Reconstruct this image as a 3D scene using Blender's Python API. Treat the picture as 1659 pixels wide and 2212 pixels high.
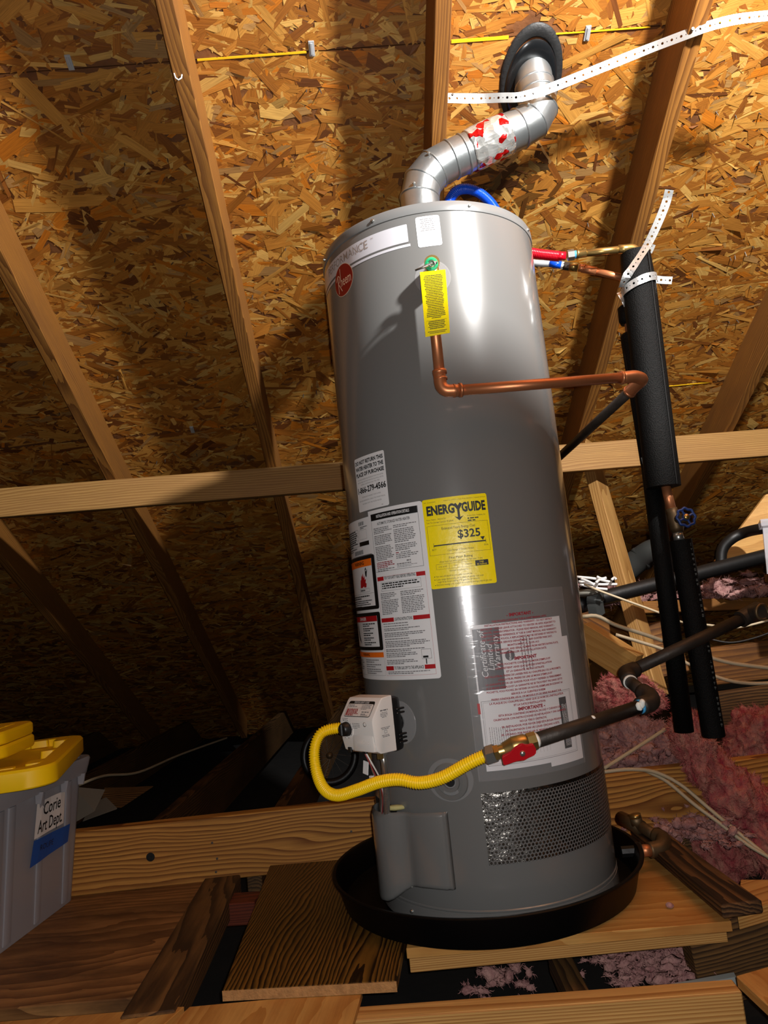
import bpy, bmesh, math, random
import numpy as np
from mathutils import Vector, Matrix, noise
for o in list(bpy.data.objects): bpy.data.objects.remove(o)
scn = bpy.context.scene
COL = scn.collection
random.seed(7); RNG = np.random.default_rng(7)

# ------------------------------------------------------------------ camera
CAM = Vector((0.0, -1.7096, 0.613)); FPX = 1600.0; W, H = 1659.0, 2212.0
YAW, PITCH, ROLL = -0.0970, 0.1332, -0.1036
_f = Vector((math.sin(YAW)*math.cos(PITCH), math.cos(YAW)*math.cos(PITCH), math.sin(PITCH)))
_r = Vector((math.cos(YAW), -math.sin(YAW), 0)); _u = _r.cross(_f)
CR = _r*math.cos(ROLL)+_u*math.sin(ROLL); CU = -_r*math.sin(ROLL)+_u*math.cos(ROLL); CF = _f
cd = bpy.data.cameras.new('camera'); cam = bpy.data.objects.new('camera', cd); COL.objects.link(cam)
cam.matrix_world = Matrix(((CR.x, CU.x, -CF.x, CAM.x), (CR.y, CU.y, -CF.y, CAM.y), (CR.z, CU.z, -CF.z, CAM.z), (0, 0, 0, 1)))
cd.sensor_fit = 'HORIZONTAL'; cd.sensor_width = 36.0; cd.lens = FPX/W*36.0; cd.clip_start = .02
scn.camera = cam
# ------------------------------------------------------------------ world, lamps, exposure
wd = bpy.data.worlds.new('attic_dark'); scn.world = wd; wd.use_nodes = True
wd.node_tree.nodes['Background'].inputs[0].default_value = (1, .8, .6, 1)
wd.node_tree.nodes['Background'].inputs[1].default_value = .004
def point(name, loc, watts, rad, col):
    l = bpy.data.lights.new(name, 'POINT'); l.energy = watts; l.shadow_soft_size = rad; l.color = col
    o = bpy.data.objects.new(name, l); COL.objects.link(o); o.location = loc; return o
point('ceiling_bulb_light', (0.98, -1.20, 1.98), 350, .04, (1, .975, .94))
point('phone_flash_light', CAM + CU*.012 + CR*.016, 42.0, .006, (1, .97, .94))
vs = scn.view_settings
vs.view_transform = 'Standard'; vs.look = 'None'; vs.gamma = 1.0; vs.exposure = 0.0
try: vs.use_curve_mapping = False
except Exception: pass

# ------------------------------------------------------------------ geometry helpers
def ray(x, y):
    return ((x-W/2)*CR-(y-H/2)*CU+FPX*CF).normalized()
def at(x, y, Y):                       # point seen at a photo position, on the upright plane y = Y
    d = ray(x, y); return CAM+d*((Y-CAM.y)/d.y)
def atz(x, y, z):                      # the same on a level plane
    d = ray(x, y); return CAM+d*((z-CAM.z)/d.z)
RD = Vector((-0.1206, 0.8697, -0.4786)).normalized()        # rafters run down and away
_az = math.atan2(RD.x, RD.y); HD = Vector((math.cos(_az), -math.sin(_az), 0))   # level, across the rafters
RN = HD.cross(RD).normalized(); RN = RN if RN.z > 0 else -RN
RP0 = Vector((0.313, .05, 1.907)); RP0 = RP0-HD*(RP0.dot(HD))
def roof(u, v, w=0): return RP0+HD*u+RD*v-RN*w
def atr(x, y, w=0):
    d = ray(x, y); return CAM+d*((RP0-RN*w-CAM).dot(RN)/d.dot(RN))
def ruv(p): q = p-RP0; return q.dot(HD), q.dot(RD)

def finish(o, mat, parent, smooth=False):
    COL.objects.link(o)
    if mat is not None: o.data.materials.append(mat)
    if smooth:
        o.data.polygons.foreach_set('use_smooth', [True]*len(o.data.polygons))
    if parent is not None:
        o.parent = parent
        p = parent; T = Matrix.Identity(4)
        o.matrix_parent_inverse = WM[p.name].inverted()
    WM[o.name] = o.matrix_basis.copy()
    return o
WM = {}
def tag(o, label, cat, group=None, kind=None):
    o['label'] = label; o['category'] = cat
    if group: o['group'] = group
    if kind: o['kind'] = kind
    return o
def thing(name, label, cat, loc=(0, 0, 0), group=None):
    o = bpy.data.objects.new(name, None); COL.objects.link(o); o.location = loc; o.empty_display_size = .05
    WM[o.name] = Matrix.Translation(Vector(loc)); return tag(o, label, cat, group)
def struct(o): o['kind'] = 'structure'; return o
def mesh(name, vf, mat, parent=None, smooth=False, autosmooth=None):
    v, f = vf
    m = bpy.data.meshes.new(name); m.from_pydata([tuple(p) for p in v], [], [tuple(q) for q in f]); m.update()
    o = bpy.data.objects.new(name, m)
    finish(o, mat, parent, smooth)
    if autosmooth: sharp(o, autosmooth)
    return o
def sharp(o, deg=40):
    o.data.set_sharp_from_angle(angle=math.radians(deg))
def join(*vfs):
    V, F = [], []
    for v, f in vfs:
        n = len(V); V += list(v); F += [tuple(i+n for i in q) for q in f]
    return V, F
def box(p, size, rot=None):
    c = Vector(p); R = rot or Matrix.Identity(3)
    v = [c+R@Vector((sx*size[0]/2, sy*size[1]/2, sz*size[2]/2)) for sx in (-1, 1) for sy in (-1, 1) for sz in (-1, 1)]
    return v, [(0, 1, 3, 2), (4, 6, 7, 5), (0, 4, 5, 1), (2, 3, 7, 6), (0, 2, 6, 4), (1, 5, 7, 3)]
def rbox(size, r, seg=2):
    bm = bmesh.new(); bmesh.ops.create_cube(bm, size=1)
    for v in bm.verts: v.co = Vector((v.co.x*size[0], v.co.y*size[1], v.co.z*size[2]))
    bmesh.ops.bevel(bm, geom=list(bm.edges), offset=r, segments=seg, affect='EDGES', profile=.5)
    vf = bmvf(bm); return vf
def bmvf(bm):
    bm.verts.index_update(); V = [v.co.copy() for v in bm.verts]; F = [tuple(v.index for v in f.verts) for f in bm.faces]; bm.free(); return V, F
def xf(vf, M):
    return [M@Vector(p) for p in vf[0]], vf[1]
def frame(origin, x, y, z):
    x, y, z, o = Vector(x), Vector(y), Vector(z), Vector(origin)
    return Matrix(((x.x, y.x, z.x, o.x), (x.y, y.y, z.y, o.y), (x.z, y.z, z.z, o.z), (0, 0, 0, 1)))
def beam(name, p0, p1, w, h, up, mat, parent=None, bev=.003, wob=0.0):
    """timber from p0 to p1 (centre line); local x runs along the grain; h is measured along 'up'"""
    p0, p1 = Vector(p0), Vector(p1); x = (p1-p0); L = x.length; x.normalize()
    y = Vector(up).cross(x).normalized(); z = x.cross(y)
    bm = bmesh.new(); bmesh.ops.create_cube(bm, size=1)
    for v in bm.verts: v.co = Vector((v.co.x*L, v.co.y*w, v.co.z*h))
    if bev: bmesh.ops.bevel(bm, geom=list(bm.edges), offset=bev, segments=1, affect='EDGES')
    if wob:
        for v in bm.verts: v.co += noise.noise_vector(v.co*9)*wob
    m = bpy.data.meshes.new(name); bm.to_mesh(m); bm.free()
    o = bpy.data.objects.new(name, m); o.matrix_basis = frame((p0+p1)/2, x, y, z)
    return finish(o, mat, parent)
def slab(name, pts, z0, z1, mat, parent=None, bev=.002):
    """board with an outline of level points (x, y); local x along its first side"""
    c = Vector((sum(p[0] for p in pts)/len(pts), sum(p[1] for p in pts)/len(pts), (z0+z1)/2))
    d = Vector((pts[1][0]-pts[0][0], pts[1][1]-pts[0][1], 0)).normalized(); M = frame(c, d, Vector((0, 0, 1)).cross(d), (0, 0, 1)); Mi = M.inverted()
    bm = bmesh.new(); vs_ = [bm.verts.new(Mi@Vector((p[0], p[1], z0))) for p in pts]
    f = bm.faces.new(vs_); r = bmesh.ops.extrude_face_region(bm, geom=[f])
    for v in r['geom']:
        if isinstance(v, bmesh.types.BMVert): v.co.z += z1-z0
    bmesh.ops.recalc_face_normals(bm, faces=list(bm.faces))
    if bev: bmesh.ops.bevel(bm, geom=list(bm.edges), offset=bev, segments=1, affect='EDGES')
    m = bpy.data.meshes.new(name); bm.to_mesh(m); bm.free()
    o = bpy.data.objects.new(name, m); o.matrix_basis = M
    return finish(o, mat, parent)
def crom(pts, n=8):
    P = [Vector(p) for p in pts]; P = [P[0]*2-P[1]]+P+[P[-1]*2-P[-2]]; out = []
    for i in range(1, len(P)-2):
        a, b, c, d = P[i-1:i+3]
        for k in range(n):
            t = k/n
            out.append(.5*((2*b)+(c-a)*t+(2*a-5*b+4*c-d)*t*t+(3*b-a-3*c+d)*t**3))
    out.append(P[-2]); return out
def resample(P, step):
    out = [P[0]]; acc = 0
    for a, b in zip(P, P[1:]):
        d = (b-a).length
        while acc+d >= step:
            t = (step-acc)/d; a = a+(b-a)*t; out.append(a.copy()); d = (b-a).length; acc = 0
        acc += d
    if (out[-1]-P[-1]).length > step*.3: out.append(P[-1])
    return out
def sweep(P, rad, seg=14, caps=True, flat=None):
    """tube along points; rad is a number or one radius per point; flat squashes it to a ribbon"""
    P = [Vector(p) for p in P]; n = len(P); V, F = [], []
    T = []
    for i in range(n):
        a = (P[i]-P[i-1]).normalized() if i > 0 else None; b = (P[i+1]-P[i]).normalized() if i < n-1 else None
        T.append((a+b).normalized() if a is not None and b is not None else (a if a is not None else b))
    t0 = T[0]; N = t0.orthogonal().normalized()
    for i in range(n):
        if i > 0:
            q = T[i-1].rotation_difference(T[i]); N = q@N
            N = (N-T[i]*N.dot(T[i])).normalized()
        B = T[i].cross(N); r = rad[i] if hasattr(rad, '__len__') else rad
        # mitre stretch
        for k in range(seg):
            a = 2*math.pi*k/seg; d = N*math.cos(a)+B*math.sin(a)
            if 0 < i < n-1:
                ein = (P[i]-P[i-1]).normalized(); c = ein.dot(T[i]); bend = (ein-T[i]*c)
                if bend.length > 1e-4:
                    bd = bend.normalized(); k2 = d.dot(bd); d = d+bd*(k2*(1/max(c, .5)-1))
            if flat: d = Vector((d.x*flat[0], d.y*flat[1], d.z*flat[2]))
            V.append(P[i]+d*r)
        if i > 0:
            o = (i-1)*seg
            for k in range(seg): F.append((o+k, o+(k+1) % seg, o+seg+(k+1) % seg, o+seg+k))
    if caps:
        F.append(tuple(range(seg-1, -1, -1))); F.append(tuple((n-1)*seg+k for k in range(seg)))
    return V, F
def lathe(prof, seg=48, M=None, close=False):
    """profile of (radius, height) turned about local z"""
    V, F = [], []
    n = len(prof)
    for r, z in prof:
        for k in range(seg):
            a = 2*math.pi*k/seg; V.append(Vector((r*math.cos(a), r*math.sin(a), z)))
    for i in range(n-1):
        for k in range(seg):
            F.append((i*seg+k, i*seg+(k+1) % seg, (i+1)*seg+(k+1) % seg, (i+1)*seg+k))
    if prof[0][0] > 1e-6: F.append(tuple(range(seg-1, -1, -1)))
    if prof[-1][0] > 1e-6: F.append(tuple((n-1)*seg+k for k in range(seg)))
    vf = (V, F)
    return xf(vf, M) if M is not None else vf
def align(p, d, side=None):
    d = Vector(d).normalized(); x = Vector(side)-d*Vector(side).dot(d) if side is not None else d.orthogonal()
    x.normalize(); return frame(p, x, d.cross(x), d)
def disc_cyl(p0, p1, r, seg=20): return sweep([p0, p1], r, seg)
def hexnut(p0, p1, r): return sweep([p0, p1], r, 6)
def blob(c, size, amp=.25, freq=18, sub=3, seed=0, fuzz=0.0):
    bm = bmesh.new(); bmesh.ops.create_icosphere(bm, subdivisions=sub, radius=1); s = Vector((seed*3.1, seed*1.7, seed))
    for v in bm.verts:
        p = Vector((v.co.x*size[0], v.co.y*size[1], v.co.z*size[2]))
        k = noise.fractal((p+s)*freq, 1.0, 2.1, 4)+.5*noise.noise((p+s)*freq*.35)
        q = p*(1+amp*k)
        if fuzz:
            q += v.co.normalized()*fuzz*(noise.fractal((p+s)*38, .7, 2.2, 5)*1.2-abs(noise.noise((p+s)*17))*1.6)+noise.noise_vector((p+s)*75)*fuzz*.35
        v.co = Vector(c)+q
    return bmvf(bm)

# ------------------------------------------------------------------ materials
def nt(name):
    m = bpy.data.materials.new(name); m.use_nodes = True; t = m.node_tree
    return m, t, t.nodes['Principled BSDF'], (lambda k, **kw: _node(t, k, **kw))
def _node(t, k, **kw):
    n = t.nodes.new(k)
    for a, b in kw.items(): setattr(n, a, b)
    return n
def srgb(r, g, b):
    f = lambda c: (c/255/12.92 if c/255 <= .04045 else ((c/255+.055)/1.055)**2.4)
    return (f(r), f(g), f(b), 1)
def plain(name, col, rough=.5, metal=0.0, spec=.5, bump=0.0, bscale=60, vary=0.0, coat=0.0):
    m, t, b, N = nt(name)
    b.inputs['Base Color'].default_value = col; b.inputs['Roughness'].default_value = rough
    b.inputs['Metallic'].default_value = metal; b.inputs['Specular IOR Level'].default_value = spec; b.inputs['Coat Weight'].default_value = coat
    if bump or vary:
        tc = N('ShaderNodeTexCoord'); n = N('ShaderNodeTexNoise'); n.inputs['Scale'].default_value = bscale; n.inputs['Detail'].default_value = 6
        t.links.new(tc.outputs['Object'], n.inputs['Vector'])
        if bump:
            bu = N('ShaderNodeBump'); bu.inputs['Strength'].default_value = bump; bu.inputs['Distance'].default_value = .004
            t.links.new(n.outputs['Fac'], bu.inputs['Height']); t.links.new(bu.outputs['Normal'], b.inputs['Normal'])
        if vary:
            n2 = N('ShaderNodeTexNoise'); n2.inputs['Scale'].default_value = bscale*.3; n2.inputs['Detail'].default_value = 5
            t.links.new(tc.outputs['Object'], n2.inputs['Vector'])
            mx = N('ShaderNodeMix', data_type='RGBA', blend_type='MULTIPLY'); mx.inputs[0].default_value = vary
            rp = N('ShaderNodeValToRGB'); rp.color_ramp.elements[0].position = .35; rp.color_ramp.elements[1].position = .65
            rp.color_ramp.elements[0].color = (.25, .22, .2, 1); rp.color_ramp.elements[1].color = (1, 1, 1, 1)
            t.links.new(n2.outputs['Fac'], rp.inputs[0]); mx.inputs[6].default_value = col
            t.links.new(rp.outputs[0], mx.inputs[7]); t.links.new(mx.outputs[2], b.inputs['Base Color'])
    return m
def wood(name, light, dark, ring=55, dist=2.5, contrast=(.3, .75), rough=.62, stain=None, xs=.16, pith=(.0, .03, .12), grain=.35, stain_amt=.5, knots=()):
    m, t, b, N = nt(name); L = t.links.new
    tc = N('ShaderNodeTexCoord'); oi = N('ShaderNodeObjectInfo')
    ml = N('ShaderNodeMath', operation='MULTIPLY'); ml.inputs[1].default_value = 7.3; L(oi.outputs['Random'], ml.inputs[0])
    cx = N('ShaderNodeCombineXYZ'); L(ml.outputs[0], cx.inputs[0])
    ad = N('ShaderNodeVectorMath', operation='ADD'); L(tc.outputs['Object'], ad.inputs[0]); L(cx.outputs[0], ad.inputs[1])
    mp = N('ShaderNodeMapping'); mp.inputs['Location'].default_value = pith; mp.inputs['Scale'].default_value = (xs, 1, 1); L(ad.outputs[0], mp.inputs[0])
    # slow wander of the pith gives cathedral figure
    n1 = N('ShaderNodeTexNoise'); n1.inputs['Scale'].default_value = 4.5; n1.inputs['Detail'].default_value = 2; L(mp.outputs[0], n1.inputs['Vector'])
    sb = N('ShaderNodeVectorMath', operation='SUBTRACT'); sb.inputs[1].default_value = (.5, .5, .5); L(n1.outputs['Color'], sb.inputs[0])
    sc = N('ShaderNodeVectorMath', operation='SCALE'); sc.inputs['Scale'].default_value = .16; L(sb.outputs[0], sc.inputs[0])
    a2 = N('ShaderNodeVectorMath', operation='ADD'); L(mp.outputs[0], a2.inputs[0]); L(sc.outputs[0], a2.inputs[1])
    va = a2.outputs[0]
    for kx, kz, rx, rz, amt in knots:            # fibres part round a knot
        d = N('ShaderNodeVectorMath', operation='SUBTRACT'); L(tc.outputs['Object'], d.inputs[0]); d.inputs[1].default_value = (kx, 0, kz)
        e = N('ShaderNodeVectorMath', operation='MULTIPLY'); L(d.outputs[0], e.inputs[0]); e.inputs[1].default_value = (1/rx, 0, 1/rz)
        l = N('ShaderNodeVectorMath', operation='DOT_PRODUCT'); L(e.outputs[0], l.inputs[0]); L(e.outputs[0], l.inputs[1])
        g = N('ShaderNodeMath', operation='POWER'); g.inputs[0].default_value = .3679; L(l.outputs['Value'], g.inputs[1])
        h = N('ShaderNodeMath', operation='MULTIPLY'); h.inputs[1].default_value = -amt; L(g.outputs[0], h.inputs[0])
        k2 = N('ShaderNodeVectorMath', operation='MULTIPLY'); L(d.outputs[0], k2.inputs[0]); k2.inputs[1].default_value = (0, 0, 1)
        k3 = N('ShaderNodeVectorMath', operation='SCALE'); L(k2.outputs[0], k3.inputs[0]); L(h.outputs[0], k3.inputs['Scale'])
        k4 = N('ShaderNodeVectorMath', operation='ADD'); L(va, k4.inputs[0]); L(k3.outputs[0], k4.inputs[1]); va = k4.outputs[0]
    wv = N('ShaderNodeTexWave', wave_type='RINGS', rings_direction='X', wave_profile='SAW'); wv.inputs['Scale'].default_value = ring
    wv.inputs['Distortion'].default_value = dist; wv.inputs['Detail'].default_value = 3; wv.inputs['Detail Scale'].default_value = 1.2; L(va, wv.inputs['Vector'])
    rp = N('ShaderNodeValToRGB'); rp.color_ramp.elements[0].position = contrast[0]; rp.color_ramp.elements[1].position = contrast[1]
    rp.color_ramp.elements[0].color = light; rp.color_ramp.elements[1].color = dark; L(wv.outputs['Fac'], rp.inputs[0])
    # fine fibre
    m2 = N('ShaderNodeMapping'); m2.inputs['Scale'].default_value = (6, 260, 260); L(ad.outputs[0], m2.inputs[0])
    n2 = N('ShaderNodeTexNoise'); n2.inputs['Scale'].default_value = 1.0; n2.inputs['Detail'].default_value = 4; L(m2.outputs[0], n2.inputs['Vector'])
    r2 = N('ShaderNodeValToRGB'); r2.color_ramp.elements[0].position = .3; r2.color_ramp.elements[1].position = .7
    r2.color_ramp.elements[0].color = (.45, .4, .36, 1); r2.color_ramp.elements[1].color = (1.1, 1.08, 1.05, 1); L(n2.outputs['Fac'], r2.inputs[0])
    mx = N('ShaderNodeMix', data_type='RGBA', blend_type='MULTIPLY'); mx.inputs[0].default_value = grain; L(rp.outputs[0], mx.inputs[6]); L(r2.outputs[0], mx.inputs[7])
    out = mx.outputs[2]
    # patchy wear
    n3 = N('ShaderNodeTexNoise'); n3.inputs['Scale'].default_value = 7; n3.inputs['Detail'].default_value = 7; n3.inputs['Roughness'].default_value = .65
    m3 = N('ShaderNodeMapping'); m3.inputs['Scale'].default_value = (.5, 1.5, 1.5); L(ad.outputs[0], m3.inputs[0]); L(m3.outputs[0], n3.inputs['Vector'])
    r3 = N('ShaderNodeValToRGB'); r3.color_ramp.elements[0].position = .42; r3.color_ramp.elements[1].position = .68; L(n3.outputs['Fac'], r3.inputs[0])
    my = N('ShaderNodeMix', data_type='RGBA'); ms = N('ShaderNodeMath', operation='MULTIPLY'); ms.inputs[1].default_value = stain_amt; L(r3.outputs[0], ms.inputs[0]); L(ms.outputs[0], my.inputs[0])
    L(out, my.inputs[6]); my.inputs[7].default_value = stain or tuple(.62*c for c in light[:3])+(1,)
    L(my.outputs[2], b.inputs['Base Color']); b.inputs['Roughness'].default_value = rough; b.inputs['Specular IOR Level'].default_value = .3
    bu = N('ShaderNodeBump'); bu.inputs['Strength'].default_value = .35; bu.inputs['Distance'].default_value = .001; L(n2.outputs['Fac'], bu.inputs['Height']); L(bu.outputs['Normal'], b.inputs['Normal'])
    return m
M = {}
M['rafter'] = wood('rafter_pine', srgb(160, 108, 48), srgb(108, 66, 26), ring=48, contrast=(.2, .95), stain=srgb(110, 72, 38))
M['purlin'] = wood('purlin_pine', srgb(180, 138, 80), srgb(144, 102, 52), ring=32, contrast=(.2, .95), stain=srgb(150, 108, 64))
M['joist'] = wood('joist_pine', srgb(196, 138, 64), srgb(110, 62, 20), ring=20, dist=4.5, contrast=(.3, .95), xs=.17, stain=srgb(150, 92, 42), stain_amt=.35)
M['beam'] = wood('knotty_pine', srgb(200, 142, 68), srgb(116, 66, 22), ring=24, dist=3.0, contrast=(.3, .95), xs=.17, stain=srgb(160, 102, 46), stain_amt=.3, knots=((-.352, -.002, .07, .034, .93), (-.345, .034, .05, .02, .6), (.02, .0, .10, .05, .85), (.11, .01, .10, .04, .7), (1.02, -.01, .07, .04, .9)))
M['fore'] = wood('foreground_pine', srgb(206, 158, 92), srgb(160, 106, 50), ring=60, dist=.8, contrast=(.3, .95), xs=.06, stain=srgb(170, 120, 64), stain_amt=.3)
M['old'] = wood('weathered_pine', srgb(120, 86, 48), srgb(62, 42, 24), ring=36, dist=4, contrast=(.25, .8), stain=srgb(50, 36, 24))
M['rot'] = wood('rotten_plank', srgb(108, 76, 44), srgb(44, 28, 16), ring=30, dist=5, contrast=(.2, .7), stain=srgb(26, 18, 12), stain_amt=.85)
M['ply'] = wood('plywood_face', srgb(204, 154, 84), srgb(182, 126, 60), ring=14, dist=6, contrast=(.1, 1.0), xs=.3, stain=srgb(150, 86, 36), stain_amt=.55, grain=.25)
M['plyold'] = wood('dull_plywood', srgb(164, 118, 70), srgb(112, 74, 40), ring=14, dist=7, contrast=(.1, 1.0), xs=.3, stain=srgb(70, 46, 26), stain_amt=.8)
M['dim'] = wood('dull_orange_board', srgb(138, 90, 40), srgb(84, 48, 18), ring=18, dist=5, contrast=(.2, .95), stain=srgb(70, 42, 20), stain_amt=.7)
M['tan'] = wood('tan_board', srgb(208, 160, 92), srgb(190, 140, 74), ring=12, dist=3, contrast=(.1, 1), stain=srgb(190, 138, 76), stain_amt=.3)
M['lam'] = wood('dark_wood_grain_laminate', srgb(124, 87, 34), srgb(34, 21, 8), ring=46, dist=4.0, contrast=(.25, .8), xs=.22, rough=.42, stain=srgb(60, 42, 20), stain_amt=.35, pith=(0, .1, .04))
M['chip'] = plain('particle_board_edge', srgb(178, 130, 78), .8, bump=.5, bscale=300, vary=.4)
M['red_block'] = wood('reddish_block', srgb(120, 56, 34), srgb(84, 36, 22), stain=srgb(70, 30, 20))
M['grey_paint'] = plain('heater_grey_enamel', srgb(108, 108, 107), .25, spec=.5, bump=.012, bscale=9, coat=.7)
M['grey_paint'].node_tree.nodes['Principled BSDF'].inputs['Coat Roughness'].default_value = .13
M['grey_cap'] = plain('heater_cap_grey', srgb(112, 113, 113), .28, spec=.55)
M['black_plastic'] = plain('black_plastic', srgb(16, 16, 17), .42, bump=.08, bscale=80)
M['pan'] = plain('black_pan_plastic', srgb(5, 5, 6), .42, spec=.2, bump=.05, bscale=30)
M['white_label'] = plain('label_white', srgb(226, 226, 228), .35)
M['white_plastic'] = plain('white_plastic', srgb(226, 222, 218), .32)
M['silver_label'] = plain('label_silver', srgb(206, 206, 214), .28, metal=.15)
M['yellow_label'] = plain('label_yellow', srgb(250, 226, 0), .3, bump=.15, bscale=70)
M['ink'] = plain('print_black', srgb(14, 14, 14), .5)
M['ink_grey'] = plain('print_grey', srgb(120, 118, 120), .5)
M['ink_tan'] = plain('print_tan_grey', srgb(150, 136, 128), .5)
M['ink_red'] = plain('print_dark_red', srgb(140, 26, 42), .5)
M['red_band'] = plain('print_red', srgb(170, 16, 24), .5)
M['logo_red'] = plain('logo_red', srgb(138, 14, 20), .35)
M['logo_cream'] = plain('logo_cream', srgb(226, 190, 160), .4)
M['orange_band'] = plain('print_orange', srgb(240, 112, 20), .5)
M['cert_grey'] = plain('certificate_grey', srgb(84, 82, 86), .35)
M['black_door'] = plain('dark_gap', srgb(10, 10, 10), .8)
M['galv'] = plain('galvanised_steel', srgb(178, 184, 186), .34, metal=.85, bump=.15, bscale=40, vary=.35)
M['strap'] = plain('strap_steel', srgb(206, 208, 208), .32, metal=.75, vary=.2, bscale=30)
M['steel'] = plain('steel', srgb(190, 190, 186), .3, metal=.9)
M['screen'] = plain('screen_steel', srgb(112, 111, 110), .35, metal=.2)
M['foil_lining'] = plain('crinkled_foil_lining', srgb(170, 166, 160), .25, metal=1.0, bump=1.0, bscale=70, vary=.5)
M['copper'] = plain('copper', srgb(206, 132, 88), .4, metal=.7, bump=.05, bscale=20, vary=.35)
M['brass'] = plain('brass', srgb(190, 158, 96), .32, metal=.9, vary=.3, bscale=40)
M['old_brass'] = plain('tarnished_brass', srgb(120, 98, 70), .5, metal=.7, vary=.5, bscale=50)
M['iron'] = plain('black_iron', srgb(58, 50, 44), .52, metal=.4, bump=.25, bscale=90, vary=.4)
M['foam'] = plain('black_foam', srgb(4, 4, 4), .6, bump=.6, bscale=420, spec=.16)
M['foam_print'] = plain('foam_print', srgb(58, 60, 57), .6)
M['abs'] = plain('black_abs', srgb(15, 14, 14), .45, bump=.1)
M['flash_black'] = plain('flashing_black', srgb(18, 20, 22), .22, spec=.7)
M['flash_felt'] = plain('flashing_felt', srgb(26, 27, 28), .55, bump=.3, bscale=120)
M['yellow_flex'] = plain('yellow_coating', srgb(255, 212, 14), .36)
M['yellow_lid'] = plain('yellow_lid_plastic', srgb(250, 202, 0), .5, bump=.02)
M['blue_flex'] = plain('blue_hose', srgb(10, 74, 200), .25)
M['red_flex'] = plain('red_hose', srgb(204, 10, 34), .28)
M['grey_flex'] = plain('grey_hose', srgb(176, 180, 184), .35)
M['handle_red'] = plain('handle_red', srgb(176, 16, 26), .3)
M['wheel_blue'] = plain('wheel_blue', srgb(28, 58, 124), .4, vary=.4, bscale=80)
M['tape_white'] = plain('thread_tape_white', srgb(232, 232, 226), .6)
M['tape_blue'] = plain('thread_seal_blue', srgb(70, 160, 214), .5)
M['green'] = plain('green_plastic', srgb(40, 170, 112), .35)
M['cable'] = plain('cable_sheath', srgb(196, 178, 146), .5, vary=.2, bscale=20)
M['cable_dark'] = plain('cable_black', srgb(22, 20, 18), .5)
M['wire_white'] = plain('wire_white', srgb(224, 216, 210), .4)
M['wire_red'] = plain('wire_red', srgb(150, 60, 60), .4)
M['putty'] = plain('putty', srgb(190, 180, 120), .7, bump=.4)
M['blue_tape'] = plain('blue_masking_tape', srgb(24, 74, 150), .6, bump=.2, bscale=90)
M['paper'] = plain('paper_label', srgb(222, 214, 208), .6)
M['dim_card'] = plain('grey_card', srgb(120, 116, 106), .8)
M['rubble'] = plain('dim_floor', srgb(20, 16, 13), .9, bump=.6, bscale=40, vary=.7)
M['duct_grey'] = plain('grey_duct', srgb(72, 74, 72), .5, metal=.3)
M['yellow_edge'] = plain('panel_edge_yellow', srgb(226, 176, 20), .5)
M['clip'] = plain('panel_clip_metal', srgb(176, 180, 184), .45, metal=.4)
M['nail'] = plain('nail_steel', srgb(90, 84, 78), .5, metal=.6)
M['wall_block'] = plain('drywall_grey', srgb(150, 160, 160), .8)
def clear(name, col, fac, rough):
    m, t, b, N = nt(name); L = t.links.new
    tr = N('ShaderNodeBsdfTransparent'); tr.inputs[0].default_value = col
    mx = N('ShaderNodeMixShader'); mx.inputs[0].default_value = fac
    b.inputs['Base Color'].default_value = (.8, .8, .82, 1); b.inputs['Roughness'].default_value = rough; b.inputs['Specular IOR Level'].default_value = .6
    L(tr.outputs[0], mx.inputs[1]); L(b.outputs[0], mx.inputs[2])
    L(mx.outputs[0], t.nodes['Material Output'].inputs['Surface']); return m, t, b, N
M['clear_disc'] = clear('clear_plastic_disc', (.95, .95, .95, 1), .14, .15)[0]
_m, _t, _b, _N = clear('pouch_film', (.96, .96, .97, 1), .10, .12)
_tc = _N('ShaderNodeTexCoord'); _mp = _N('ShaderNodeMapping'); _mp.inputs['Scale'].default_value = (10, 10, 34); _n = _N('ShaderNodeTexNoise'); _n.inputs['Scale'].default_value = 1.6; _n.inputs['Detail'].default_value = 2
_bu = _N('ShaderNodeBump'); _bu.inputs['Strength'].default_value = .8; _bu.inputs['Distance'].default_value = .004
_t.links.new(_tc.outputs['Object'], _mp.inputs[0]); _t.links.new(_mp.outputs[0], _n.inputs['Vector']); _t.links.new(_n.outputs['Fac'], _bu.inputs['Height']); _t.links.new(_bu.outputs['Normal'], _b.inputs['Normal'])
M['film'] = _m
M['tub'] = clear('clear_tub', (.8, .8, .82, 1), .72, .35)[0]
M['tub'].node_tree.nodes['Principled BSDF'].inputs['Base Color'].default_value = srgb(168, 165, 170)
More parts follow.
